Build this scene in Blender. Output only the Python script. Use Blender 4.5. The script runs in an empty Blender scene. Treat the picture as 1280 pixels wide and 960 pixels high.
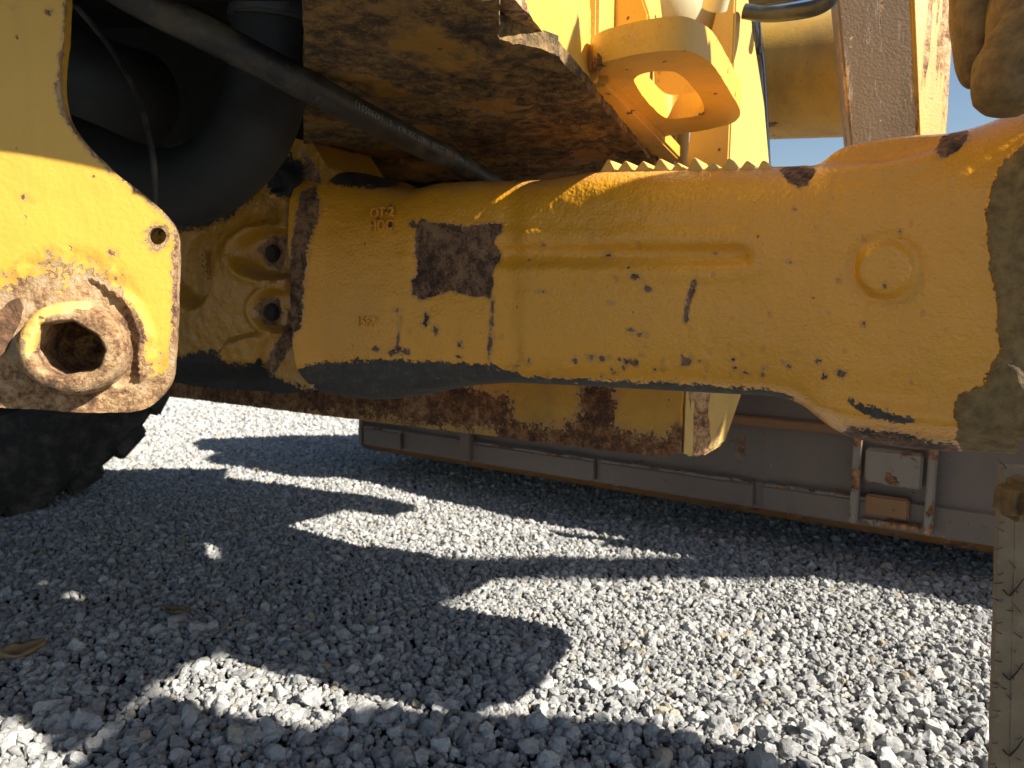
import bpy, bmesh, math, random
import numpy as np
from mathutils import Vector, Matrix, Quaternion, noise as mnoise
from mathutils.geometry import delaunay_2d_cdt

random.seed(7)
rng = np.random.default_rng(11)
SC = bpy.context.scene
COL = SC.collection

# ------------------------------------------------------------------ camera
CAM_H, FPX, CX, CY = 0.60, 914.0, 640.0, 480.0
PITCH = math.radians(7.0)
SP, CP = math.sin(PITCH), math.cos(PITCH)
cam_d = bpy.data.cameras.new("camera")
cam_d.sensor_width = 36.0
cam_d.lens = FPX / 1280.0 * 36.0
cam_d.clip_start = 0.02
cam_d.clip_end = 3000.0
cam_d.dof.use_dof = True
cam_d.dof.focus_distance = 0.86
cam_d.dof.aperture_fstop = 9.0
cam = bpy.data.objects.new("camera", cam_d)
COL.objects.link(cam)
cam.location = (0, 0, CAM_H)
cam.rotation_euler = (math.pi / 2 - PITCH, 0, 0)
SC.camera = cam

# ------------------------------------------------------------------ light
SUN = Vector((0.748, -0.308, 0.575)).normalized()          # towards the sun
w = bpy.data.worlds.new("World")
SC.world = w
w.use_nodes = True
nt = w.node_tree
bg = nt.nodes["Background"]
sky = nt.nodes.new("ShaderNodeTexSky")
sky.sky_type = 'NISHITA'
sky.sun_disc = False
sky.sun_elevation = math.asin(SUN.z)
sky.sun_rotation = math.atan2(SUN.x, SUN.y)
sky.air_density = 1.0
sky.dust_density = 0.6
nt.links.new(sky.outputs[0], bg.inputs[0])
bg.inputs[1].default_value = 0.052
sun_d = bpy.data.lights.new("sun", 'SUN')
sun_d.energy = 5.0
sun_d.angle = math.radians(0.53)
sun_d.color = (1.0, 0.95, 0.86)
sun = bpy.data.objects.new("sun", sun_d)
COL.objects.link(sun)
sun.rotation_euler = SUN.to_track_quat('Z', 'Y').to_euler()
sun.location = (6, -3, 7)
SC.view_settings.view_transform = 'Standard'
SC.view_settings.look = 'None'
SC.view_settings.gamma = 1.0
SC.view_settings.use_curve_mapping = False
SC.view_settings.exposure = 1.25
SC.cycles.max_bounces = 8
SC.cycles.diffuse_bounces = 5
SC.cycles.glossy_bounces = 3
SC.cycles.use_denoising = True

# ------------------------------------------------------------------ surveying helpers
def ray(px, py):
    x, y = (px - CX) / FPX, -(py - CY) / FPX
    return Vector((x, CP + y * SP, -SP + y * CP))

def P(px, py, D):                       # point seen at a pixel, D metres ahead
    r = ray(px, py)
    return Vector((0, 0, CAM_H)) + r * (D / r.y)

def onz(px, py, z):
    r = ray(px, py)
    return Vector((0, 0, CAM_H)) + r * ((z - CAM_H) / r.z)

def onpl(px, py, p0, n):
    r = ray(px, py)
    o = Vector((0, 0, CAM_H))
    return o + r * ((p0 - o).dot(n) / r.dot(n))

def proj(A):
    A = np.asarray(A, dtype=float)
    x, y, z = A[..., 0], A[..., 1], A[..., 2] - CAM_H
    dep = y * CP - z * SP
    up = y * SP + z * CP
    return CX + FPX * x / dep, CY - FPX * up / dep

def sd_poly(px, py, poly):              # signed distance, positive inside
    poly = np.asarray(poly, float)
    d2 = np.full(px.shape, 1e18)
    ins = np.zeros(px.shape, bool)
    n = len(poly)
    for i in range(n):
        ax, ay = poly[i]
        bx, by = poly[(i + 1) % n]
        ex, ey = bx - ax, by - ay
        t = np.clip(((px - ax) * ex + (py - ay) * ey) / (ex * ex + ey * ey + 1e-9), 0, 1)
        d2 = np.minimum(d2, (px - ax - t * ex) ** 2 + (py - ay - t * ey) ** 2)
        c = ((ay > py) != (by > py)) & (px < (bx - ax) * (py - ay) / (by - ay + 1e-12) + ax)
        ins ^= c
    return np.where(ins, 1, -1) * np.sqrt(d2)

def sd_ell(px, py, cx, cy, rx, ry, ang=0):
    c, s = math.cos(ang), math.sin(ang)
    u, v = (px - cx) * c + (py - cy) * s, -(px - cx) * s + (py - cy) * c
    k = np.sqrt((u / rx) ** 2 + (v / ry) ** 2)
    return (1 - k) * min(rx, ry)

def sd_line(px, py, pts, wd):
    d = np.full(px.shape, 1e9)
    for (ax, ay), (bx, by) in zip(pts[:-1], pts[1:]):
        ex, ey = bx - ax, by - ay
        t = np.clip(((px - ax) * ex + (py - ay) * ey) / (ex * ex + ey * ey + 1e-9), 0, 1)
        d = np.minimum(d, np.hypot(px - ax - t * ex, py - ay - t * ey))
    return wd - d

def wearval(sd, band=14.0):
    return np.clip(1 + sd / band, 0, 2)

def sstep(a, b, x):
    t = np.clip((x - a) / (b - a), 0, 1)
    return t * t * (3 - 2 * t)

# ------------------------------------------------------------------ material helpers
class NB:
    def __init__(s, name):
        s.m = bpy.data.materials.new(name)
        s.m.use_nodes = True
        s.t = s.m.node_tree
        s.b = s.t.nodes["Principled BSDF"]
        s.pos = s.t.nodes.new("ShaderNodeNewGeometry").outputs["Position"]
    def n(s, k, **kw):
        o = s.t.nodes.new(k)
        for a, v in kw.items():
            setattr(o, a, v)
        return o
    def l(s, a, b):
        s.t.links.new(a, b)
    def noise(s, scale, detail=4, rough=0.55, vec=None, stretch=None, dist=0.0):
        o = s.n("ShaderNodeTexNoise")
        o.inputs["Scale"].default_value = scale
        o.inputs["Detail"].default_value = detail
        o.inputs["Roughness"].default_value = rough
        o.inputs["Distortion"].default_value = dist
        v = vec or s.pos
        if stretch:
            mp = s.n("ShaderNodeMapping")
            mp.inputs["Scale"].default_value = stretch
            s.l(v, mp.inputs["Vector"])
            v = mp.outputs[0]
        s.l(v, o.inputs["Vector"])
        return o.outputs["Fac"]
    def voro(s, scale, feat='F1', rnd=1.0):
        o = s.n("ShaderNodeTexVoronoi", feature=feat)
        o.inputs["Scale"].default_value = scale
        o.inputs["Randomness"].default_value = rnd
        s.l(s.pos, o.inputs["Vector"])
        return o.outputs["Distance"]
    def math(s, op, a, b=None, c=None, clamp=False):
        o = s.n("ShaderNodeMath", operation=op, use_clamp=clamp)
        for i, v in enumerate((a, b, c)):
            if v is None:
                continue
            if isinstance(v, (int, float)):
                o.inputs[i].default_value = v
            else:
                s.l(v, o.inputs[i])
        return o.outputs[0]
    def rng(s, v, a, b, c=0.0, d=1.0, smooth=True):
        o = s.n("ShaderNodeMapRange")
        o.interpolation_type = 'SMOOTHSTEP' if smooth else 'LINEAR'
        s.l(v, o.inputs[0])
        for i, q in zip((1, 2, 3, 4), (a, b, c, d)):
            o.inputs[i].default_value = q
        return o.outputs[0]
    def mix(s, f, a, b):
        o = s.n("ShaderNodeMix", data_type='RGBA')
        for idx, v in ((0, f), (6, a), (7, b)):
            if isinstance(v, (int, float)):
                o.inputs[idx].default_value = v
            elif isinstance(v, (tuple, list)):
                o.inputs[idx].default_value = (*v, 1.0)
            else:
                s.l(v, o.inputs[idx])
        return o.outputs[2]
    def ramp(s, f, stops):
        o = s.n("ShaderNodeValToRGB")
        e = o.color_ramp.elements
        while len(e) < len(stops):
            e.new(0.5)
        for q, (p, c) in zip(e, stops):
            q.position = p
            q.color = (*c, 1.0)
        s.l(f, o.inputs[0])
        return o.outputs[0]
    def attr(s, name):
        o = s.n("ShaderNodeAttribute", attribute_name=name)
        return o.outputs["Fac"]
    def bump(s, h, strength=0.5, dist=0.002, prev=None):
        o = s.n("ShaderNodeBump")
        o.inputs["Strength"].default_value = strength
        o.inputs["Distance"].default_value = dist
        s.l(h, o.inputs["Height"])
        if prev is not None:
            s.l(prev, o.inputs["Normal"])
        return o.outputs[0]
    def out(s, col=None, rough=None, normal=None, metal=None, spec=None, coat=None):
        for v, k in ((col, "Base Color"), (rough, "Roughness"), (normal, "Normal"), (metal, "Metallic"), (spec, "Specular IOR Level"), (coat, "Coat Weight")):
            if v is None:
                continue
            if isinstance(v, (int, float)):
                s.b.inputs[k].default_value = v
            elif isinstance(v, (tuple, list)):
                s.b.inputs[k].default_value = (*v, 1.0)
            else:
                s.l(v, s.b.inputs[k])
        return s.m

RUST_DARK = [(0.32, (0.030, 0.014, 0.006)), (0.46, (0.105, 0.050, 0.022)), (0.56, (0.20, 0.100, 0.046)), (0.70, (0.30, 0.165, 0.080))]
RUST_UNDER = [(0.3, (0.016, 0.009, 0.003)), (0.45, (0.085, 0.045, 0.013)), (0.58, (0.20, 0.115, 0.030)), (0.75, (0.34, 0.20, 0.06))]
RUST_ORANGE = [(0.28, (0.035, 0.016, 0.008)), (0.45, (0.12, 0.048, 0.018)), (0.58, (0.26, 0.115, 0.040)), (0.72, (0.38, 0.21, 0.10)), (0.85, (0.45, 0.32, 0.20))]
RUST_PALE = [(0.28, (0.06, 0.030, 0.016)), (0.42, (0.20, 0.095, 0.042)), (0.53, (0.40, 0.215, 0.09)), (0.64, (0.58, 0.37, 0.17)), (0.80, (0.62, 0.46, 0.29))]
YEL = (0.72, 0.385, 0.032)

def paint(name, base=YEL, rust=RUST_DARK, rust_thr=0.0, rust_scale=9.0, chip=0.0, peel=0.35, rough=0.34,
          dirt=0.25, dirt_col=(0.16, 0.11, 0.055), grime=(0.035, 0.032, 0.028), flow=None, rust_bump=0.8, coat=0.0, ragk=1.25, soft=0.018):
    """Weathered enamel over rusting steel. Mesh attributes 'rust' and 'grime' (1 = edge of a worn patch) say where the paint is gone."""
    s = NB(name)
    n1 = s.noise(38, 7, 0.68)
    n2 = s.noise(190, 3, 0.6)
    rag = s.math('ADD', s.math('MULTIPLY', s.math('SUBTRACT', n1, 0.5), 0.9 * ragk), s.math('MULTIPLY', s.math('SUBTRACT', n2, 0.5), 0.6 * ragk))
    rm = s.rng(s.math('ADD', s.attr("rust"), rag), 0.965, 1.035)
    if rust_thr > 0:                       # free patches
        big = s.noise(rust_scale, 8, 0.62, stretch=flow)
        fm = s.rng(s.math('ADD', big, s.math('MULTIPLY', s.math('SUBTRACT', s.noise(60, 6, 0.7), 0.5), soft)), rust_thr, rust_thr + soft)
        rm = s.math('MAXIMUM', rm, fm)
    if chip > 0:                           # small stone chips
        c1 = s.noise(75, 2, 0.5)
        c2 = s.noise(11, 3, 0.5)
        cm = s.rng(s.math('ADD', c1, s.math('MULTIPLY', s.math('SUBTRACT', c2, 0.5), 0.25)), 0.79 - chip, 0.805 - chip)
        rm = s.math('MAXIMUM', rm, cm)
    gm = s.rng(s.math('ADD', s.attr("grime"), s.math('MULTIPLY', rag, 1.3)), 0.90, 1.10)
    rc = s.ramp(s.rng(s.math('ADD', s.math('ADD', s.math('MULTIPLY', s.noise(55, 8, 0.7), 0.5), s.math('MULTIPLY', s.noise(11, 3, 0.5), 0.25)), s.math('MULTIPLY', s.noise(260, 3, 0.7), 0.25)), 0.34, 0.66, 0.12, 0.92, False), rust)
    d1 = s.noise(5, 6, 0.62, stretch=(1, 1, 0.45))
    dm = s.math('MULTIPLY', s.rng(d1, 0.42, 0.78), dirt)
    d2 = s.math('MULTIPLY', s.rng(s.noise(120, 3, 0.7), 0.60, 0.74), dirt * 1.1)
    col = s.mix(dm, base, dirt_col)
    col = s.mix(s.math('MULTIPLY', s.rng(s.noise(1.7, 3, 0.5), 0.35, 0.7), 0.25), col, (base[0] * 0.86, base[1] * 0.80, base[2] * 0.9))
    col = s.mix(s.math('MULTIPLY', d2, s.rng(d1, 0.35, 0.6)), col, dirt_col)
    st = s.math('MULTIPLY', s.rng(s.noise(26, 5, 0.65, stretch=(1, 1, 0.10)), 0.54, 0.75), 0.16 + 0.35 * dirt)
    col = s.mix(st, col, tuple(0.55 * b_ + 0.45 * d_ for b_, d_ in zip(base, dirt_col)))
    sx = s.n("ShaderNodeSeparateXYZ")
    s.l(s.n("ShaderNodeNewGeometry").outputs["Normal"], sx.inputs[0])
    dust = s.math('MULTIPLY', s.rng(s.math('ADD', sx.outputs[2], s.math('MULTIPLY', s.noise(30, 5, 0.7), 0.5)), 0.75, 1.25), 0.30)
    col = s.mix(dust, col, (0.36, 0.31, 0.22))
    # rust bleeding around the bare metal
    halo = s.math('MULTIPLY', s.rng(s.math('ADD', s.attr("rust"), rag), 0.50, 1.0), 0.50)
    col = s.mix(halo, col, (0.36, 0.16, 0.035))
    gc = s.ramp(s.noise(60, 6, 0.7), [(0.3, tuple(g * 0.55 for g in grime)), (0.55, grime), (0.75, tuple(g * 2.0 for g in grime))])
    lipm = s.math('MULTIPLY', s.rng(s.math('ADD', s.attr("rust"), rag), 0.86, 0.95), 0.35)
    col = s.mix(lipm, col, tuple(min(0.85, 0.5 * b_ + 0.30) for b_ in base))
    col = s.mix(gm, col, gc)
    col = s.mix(rm, col, rc)
    mu = s.rng(s.math('ADD', s.attr("mud"), s.math('MULTIPLY', rag, 1.2)), 0.93, 1.07)
    mc = s.ramp(s.math('ADD', s.math('MULTIPLY', s.noise(70, 8, 0.72), 0.65), s.math('MULTIPLY', s.noise(9, 4, 0.6), 0.35)),
                [(0.30, (0.06, 0.034, 0.011)), (0.43, (0.17, 0.105, 0.035)), (0.55, (0.29, 0.19, 0.068)), (0.72, (0.40, 0.28, 0.12))])
    col = s.mix(mu, col, mc)
    mask = s.math('MAXIMUM', s.math('MAXIMUM', rm, gm), mu)
    rg = s.math('ADD', s.math('MULTIPLY', mask, 0.80 - rough), s.math('ADD', rough, s.math('MULTIPLY', dm, 0.35)))
    nb = s.bump(s.noise(210, 2, 0.5), peel, 0.0026)
    nb = s.bump(s.noise(620, 2, 0.5), peel * 0.6, 0.0010, nb)
    nb = s.bump(s.noise(33, 3, 0.5), peel * 0.22, 0.006, nb)
    rb = s.math('MULTIPLY', rm, s.math('MULTIPLY', s.math('SUBTRACT', s.noise(95, 8, 0.75), 1.1), rust_bump))
    rb = s.math('ADD', rb, s.math('MULTIPLY', mu, s.math('MULTIPLY', s.noise(75, 8, 0.75), 1.3)))
    rb = s.math('ADD', rb, s.math('MULTIPLY', gm, s.math('MULTIPLY', s.noise(160, 6, 0.7), 0.25)))
    nb = s.bump(rb, 0.9, 0.004, nb)
    return s.out(col, rg, nb, coat=coat, spec=0.65)

M = {}
M['axle'] = paint('axle_enamel', base=(0.82, 0.37, 0.026), chip=0.022, peel=0.62, rough=0.17, dirt=0.22, ragk=1.7, grime=(0.062, 0.056, 0.047))
M['plate'] = paint('sunlit_plate_enamel', base=(0.68, 0.385, 0.048), rust=RUST_PALE, chip=0.012, peel=0.16, rough=0.42, dirt=0.16, rust_bump=3.0, ragk=2.4)
M['diff'] = paint('carrier_enamel_shaded', base=(0.44, 0.21, 0.018), ragk=2.0, chip=0.03, peel=0.55, rough=0.24, dirt=0.55, grime=(0.02, 0.018, 0.015))  # base darkened to put the carrier's shade into its colour
M['frame'] = paint('frame_enamel', base=(0.67, 0.41, 0.085), rust=RUST_ORANGE, rust_thr=0.66, rust_scale=14, chip=0.035, peel=0.18, rough=0.42, dirt=0.4)
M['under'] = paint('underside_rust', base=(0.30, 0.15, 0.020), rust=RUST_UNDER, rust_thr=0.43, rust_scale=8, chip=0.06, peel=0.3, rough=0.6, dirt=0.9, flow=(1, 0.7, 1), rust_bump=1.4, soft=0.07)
M['lower'] = paint('lower_frame_rusty', base=(0.62, 0.33, 0.03), rust=RUST_ORANGE, ragk=1.5, rust_thr=0.59, rust_scale=12, chip=0.05, peel=0.3, rough=0.55, dirt=0.5, flow=(1, 1, 0.4), rust_bump=1.0, soft=0.05)
M['scraped'] = paint('scraped_arm_plate', base=(0.27, 0.185, 0.105), rust=RUST_PALE, rust_thr=0.56, rust_scale=20, chip=0.05, peel=0.3, rough=0.6, dirt=0.8, flow=(2, 2, 0.22))
M['armside'] = paint('arm_side_enamel', base=(0.66, 0.36, 0.035), rust=RUST_PALE, rust_thr=0.53, rust_scale=16, chip=0.04, peel=0.2, rough=0.5, dirt=0.6, flow=(2, 2, 0.15))
M['tube'] = paint('cross_tube_enamel', base=(0.66, 0.37, 0.045), rust=RUST_DARK, rust_thr=0.66, rust_scale=7, chip=0.02, peel=0.15, rough=0.45, dirt=0.8, dirt_col=(0.12, 0.08, 0.04))
M['cream'] = paint('cream_cylinder', base=(0.62, 0.55, 0.33), rust=RUST_DARK, chip=0.0, peel=0.1, rough=0.4, dirt=0.25)
M['bucket'] = paint('bucket_worn_paint', base=(0.105, 0.076, 0.062), rust=RUST_ORANGE, rust_thr=0.62, rust_scale=9, chip=0.07, peel=0.2, rough=0.42, dirt=0.75, dirt_col=(0.17, 0.125, 0.09), flow=(1, 1, 0.3), soft=0.09)
M['bucket_rust_bounce'] = paint('bucket_rust_and_bounce_light', base=(0.20, 0.09, 0.025), rust=RUST_ORANGE, rust_thr=0.58, rust_scale=12, chip=0.05, peel=0.3, rough=0.6, dirt=0.6)  # rust tone; on the heel its orange stands in for bounced light
M['bucket_pale'] = paint('bucket_bare_steel', base=(0.19, 0.16, 0.13), rust=RUST_ORANGE, rust_thr=0.52, rust_scale=18, chip=0.05, peel=0.2, rough=0.45, dirt=0.6)

def mat_rust(name, stops, scale=60, bump=1.0, low=6):
    s = NB(name)
    a = s.noise(scale, 9, 0.72)
    b = s.noise(low, 4, 0.55)
    c = s.ramp(s.math('ADD', s.math('MULTIPLY', a, 0.65), s.math('MULTIPLY', b, 0.35)), stops)
    nb = s.bump(s.noise(scale * 0.5, 6, 0.65), 0.8, 0.006 * bump)
    nb = s.bump(s.noise(scale * 2.6, 6, 0.7), 0.8, 0.003 * bump, nb)
    return s.out(c, 0.85, nb)
M['rust'] = mat_rust('dark_flaky_rust', RUST_DARK)
M['rust_pin'] = mat_rust('pale_orange_rust', RUST_PALE, 45, 1.3)
M['rust_mud'] = mat_rust('muddy_rust', [(0.3, (0.06, 0.033, 0.012)), (0.43, (0.17, 0.10, 0.036)), (0.57, (0.29, 0.18, 0.065)), (0.78, (0.38, 0.26, 0.12))], 50, 1.2)
M['bolt'] = mat_rust('blackened_bolt_steel', [(0.3, (0.010, 0.008, 0.007)), (0.6, (0.030, 0.022, 0.018)), (0.8, (0.06, 0.042, 0.03))], 60, 0.8)

def mat_rubber(name, c0, c1, rough=0.6, dust=0.3):
    s = NB(name)
    a = s.noise(22, 6, 0.65)
    f = s.math('MULTIPLY', s.rng(a, 0.42, 0.72), dust)
    c = s.mix(f, c0, c1)
    c = s.mix(s.math('MULTIPLY', s.rng(s.noise(140, 4, 0.7), 0.58, 0.72), dust * 0.8), c, c1)
    nb = s.bump(s.noise(160, 4, 0.6), 0.25, 0.0015)
    return s.out(c, s.math('ADD', rough, s.math('MULTIPLY', f, 0.5)), nb)
M['rubber'] = mat_rubber('black_hose_rubber', (0.010, 0.010, 0.010), (0.03, 0.028, 0.024), 0.5, 0.45)
M['hose_dusty'] = mat_rubber('dusty_hose_rubber', (0.012, 0.012, 0.0125), (0.10, 0.08, 0.045), 0.48, 0.75)
M['bighose'] = mat_rubber('suction_hose_rubber', (0.011, 0.011, 0.0105), (0.022, 0.021, 0.018), 0.62, 0.5)
M['tyre'] = mat_rubber('tyre_rubber', (0.018, 0.018, 0.016), (0.11, 0.10, 0.08), 0.75, 0.75)
M['tyre_strip'] = mat_rubber('dust_caked_rubber', (0.23, 0.165, 0.098), (0.33, 0.25, 0.155), 0.85, 0.9)
M['whisker'] = mat_rubber('bristle_rubber', (0.012, 0.012, 0.012), (0.03, 0.03, 0.03), 0.5, 0.2)
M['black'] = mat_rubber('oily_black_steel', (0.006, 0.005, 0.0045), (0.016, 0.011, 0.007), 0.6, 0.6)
M['chrome'] = NB('dull_chrome').out((0.16, 0.17, 0.19), 0.22, metal=0.9)
M['pipe'] = mat_rubber('dark_steel_pipe', (0.03, 0.032, 0.034), (0.12, 0.12, 0.11), 0.35, 0.5)
M['print'] = NB('pale_hose_print').out((0.22, 0.22, 0.20), 0.7)

def mat_stone(name, per_obj=True, dark=1.0):
    s = NB(name)
    oi = s.n("ShaderNodeObjectInfo")
    tc = s.n("ShaderNodeTexCoord")
    rnd = oi.outputs["Random"]
    c = s.ramp(rnd, [(0.0, (0.30 * dark, 0.296 * dark, 0.286 * dark)), (0.35, (0.42 * dark, 0.413 * dark, 0.392 * dark)), (0.7, (0.52 * dark, 0.51 * dark, 0.48 * dark)),
                     (0.95, (0.60 * dark, 0.585 * dark, 0.55 * dark)), (0.98, (0.46 * dark, 0.40 * dark, 0.29 * dark)), (1.0, (0.36 * dark, 0.29 * dark, 0.19 * dark))])
    vec = tc.outputs["Object"]
    a = s.noise(3.0, 6, 0.7, vec=vec)
    b = s.noise(15.0, 4, 0.7, vec=vec)
    c = s.mix(s.math('MULTIPLY', s.rng(a, 0.40, 0.70), 0.35), c, (0.17 * dark, 0.17 * dark, 0.168 * dark))
    c = s.mix(s.math('MULTIPLY', s.rng(b, 0.60, 0.68), 0.7), c, (0.055, 0.053, 0.05))
    v = s.n("ShaderNodeTexVoronoi")
    v.inputs["Scale"].default_value = 5.5
    s.l(vec, v.inputs["Vector"])
    pit = s.rng(v.outputs["Distance"], 0.10, 0.34)
    nb = s.bump(pit, 0.7, 0.0018)
    nb = s.bump(s.noise(6, 8, 0.78, vec=vec), 0.9, 0.003, nb)
    return s.out(c, 0.92, nb, spec=0.25)
M['stone'] = mat_stone('vesicular_grey_stone')
s = NB('gravel_fines')
c = s.ramp(s.noise(60, 8, 0.75), [(0.3, (0.10, 0.10, 0.098)), (0.5, (0.29, 0.288, 0.275)), (0.7, (0.42, 0.415, 0.395))])
vv = s.voro(62)
c = s.mix(s.rng(vv, 0.25, 0.55), c, (0.06, 0.06, 0.06))
M['ground'] = s.out(c, 0.95, s.bump(s.math('SUBTRACT', s.math('MULTIPLY', s.noise(60, 6, 0.7), 0.6), vv), 1.0, 0.012))
M['leaf'] = mat_rust('dry_leaf_tan', [(0.3, (0.10, 0.06, 0.025)), (0.5, (0.22, 0.145, 0.07)), (0.7, (0.32, 0.23, 0.12))], 40, 0.6)

# ------------------------------------------------------------------ object helpers
def mk(name, verts, faces, mat, parent=None, smooth=True, attrs=None, auto=None):
    me = bpy.data.meshes.new(name)
    me.from_pydata([tuple(v) for v in verts], [], [tuple(f) for f in faces])
    me.update()
    if smooth:
        me.polygons.foreach_set("use_smooth", [True] * len(me.polygons))
    if attrs:
        for k, a in attrs.items():
            at = me.attributes.new(k, 'FLOAT', 'POINT')
            at.data.foreach_set("value", np.asarray(a, dtype=np.float32))
    o = bpy.data.objects.new(name, me)
    COL.objects.link(o)
    me.materials.append(mat)
    if parent:
        o.parent = parent
    if auto is not None:
        sharp_by_angle(me, auto)
    return o

def sharp_by_angle(me, deg):
    bm = bmesh.new()
    bm.from_mesh(me)
    a = math.radians(deg)
    for e in bm.edges:
        if len(e.link_faces) == 2 and e.calc_face_angle(0) > a:
            e.smooth = False
    bm.to_mesh(me)
    bm.free()

def from_bm(name, bm, mat, parent=None, smooth=True, auto=35):
    bmesh.ops.recalc_face_normals(bm, faces=bm.faces[:])
    me = bpy.data.meshes.new(name)
    if smooth:
        for f in bm.faces:
            f.smooth = True
        a = math.radians(auto)
        for e in bm.edges:
            if len(e.link_faces) == 2 and e.calc_face_angle(0) > a:
                e.smooth = False
    bm.to_mesh(me)
    bm.free()
    o = bpy.data.objects.new(name, me)
    COL.objects.link(o)
    me.materials.append(mat)
    if parent:
        o.parent = parent
    return o

def thing(name, loc, label, cat, group=None):
    o = bpy.data.objects.new(name, None)
    COL.objects.link(o)
    o.location = loc
    o.empty_display_size = 0.1
    tag(o, label, cat, group)
    return o

def tag(o, label, cat, group=None):
    o["label"] = label
    o["category"] = cat
    if group:
        o["group"] = group
    return o

def fix_parents():                        # parts are modelled in world space: keep them there
    def depth(o):
        return 0 if o.parent is None else 1 + depth(o.parent)
    for d in (1, 2, 3):
        bpy.context.view_layer.update()
        for o in COL.objects:
            if o.parent and not o.get("_local") and depth(o) == d:
                o.matrix_parent_inverse = o.parent.matrix_world.inverted()

def prism(poly, ext, bevel=0.004, seg=2):
    """closed solid: polygon of 3-D points swept along ext"""
    bm = bmesh.new()
    a = [bm.verts.new(p) for p in poly]
    b = [bm.verts.new(Vector(p) + Vector(ext)) for p in poly]
    bm.faces.new(a)
    bm.faces.new(b[::-1])
    n = len(a)
    for i in range(n):
        bm.faces.new((a[i], a[(i + 1) % n], b[(i + 1) % n], b[i]))
    bmesh.ops.recalc_face_normals(bm, faces=bm.faces[:])
    if bevel:
        bmesh.ops.bevel(bm, geom=bm.edges[:], offset=bevel, segments=seg, affect='EDGES', clamp_overlap=True)
    return bm

def box(c, ax, ay, az, bevel=0.004):
    """box from centre and three half-extent vectors"""
    c, ax, ay, az = Vector(c), Vector(ax), Vector(ay), Vector(az)
    return prism([c - ax - ay - az, c + ax - ay - az, c + ax + ay - az, c - ax + ay - az], az * 2, bevel)

def catmull(pts, n):
    pts = [Vector(p) for p in pts]
    q = [pts[0] * 2 - pts[1]] + pts + [pts[-1] * 2 - pts[-2]]
    out = []
    for i in range(1, len(q) - 2):
        for k in range(n):
            t = k / n
            a, b, c, d = q[i - 1], q[i], q[i + 1], q[i + 2]
            out.append(0.5 * ((2 * b) + (c - a) * t + (2 * a - 5 * b + 4 * c - d) * t * t + (3 * b - a - 3 * c + d) * t ** 3))
    out.append(pts[-1])
    return out

def tube(name, pts, r, mat, parent=None, seg=20, n=10, rad_fn=None, caps=True):
    c = catmull(pts, n)
    verts, faces = [], []
    t0 = (c[1] - c[0]).normalized()
    up = Vector((0, 0, 1)) if abs(t0.z) < 0.9 else Vector((1, 0, 0))
    u = (up - t0 * up.dot(t0)).normalized()
    m = len(c)
    for i, p in enumerate(c):
        t = (c[min(i + 1, m - 1)] - c[max(i - 1, 0)]).normalized()
        u = (u - t * u.dot(t)).normalized()
        v = t.cross(u)
        rr = rad_fn(i / (m - 1)) * r if rad_fn else r
        for k in range(seg):
            a = 2 * math.pi * k / seg
            verts.append(p + (u * math.cos(a) + v * math.sin(a)) * rr)
    for i in range(m - 1):
        for k in range(seg):
            k2 = (k + 1) % seg
            faces.append((i * seg + k, i * seg + k2, (i + 1) * seg + k2, (i + 1) * seg + k))
    if caps:
        faces.append(tuple(range(seg))[::-1])
        faces.append(tuple((m - 1) * seg + k for k in range(seg)))
    return mk(name, verts, faces, mat, parent, True, auto=50), c

def fbm(p, sc, octv=4):
    return mnoise.fractal(Vector(p) * sc, 0.9, 2.1, octv)

def lump_mesh(name, c, axis, r, L, mat, parent, amp=0.1, seg=40, seed=0):
    """rounded rough casting: a capsule along axis, knocked about"""
    axis = Vector(axis).normalized()
    up = Vector((0, 1, 0)) if abs(axis.y) < 0.9 else Vector((1, 0, 0))
    u = (up - axis * up.dot(axis)).normalized()
    v = axis.cross(u)
    verts, faces = [], []
    rows = 26
    for i in range(rows + 1):
        th = math.pi * i / rows
        z = -math.cos(th)
        q = abs(math.sin(th)) ** 0.55
        for k in range(seg):
            a = 2 * math.pi * k / seg
            d = u * math.cos(a) * q + v * math.sin(a) * q
            p = Vector(c) + d * r + axis * (z * L)
            f = fbm(p + Vector((seed, 0, 0)), 14, 4) * amp * r + fbm(p + Vector((seed, 3, 0)), 60, 3) * amp * 0.25 * r
            verts.append(p + (d + axis * z * 0.5) * f)
    for i in range(rows):
        for k in range(seg):
            faces.append((i * seg + k, i * seg + (k + 1) % seg, (i + 1) * seg + (k + 1) % seg, (i + 1) * seg + k))
    return mk(name, verts, faces, mat, parent)

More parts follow.
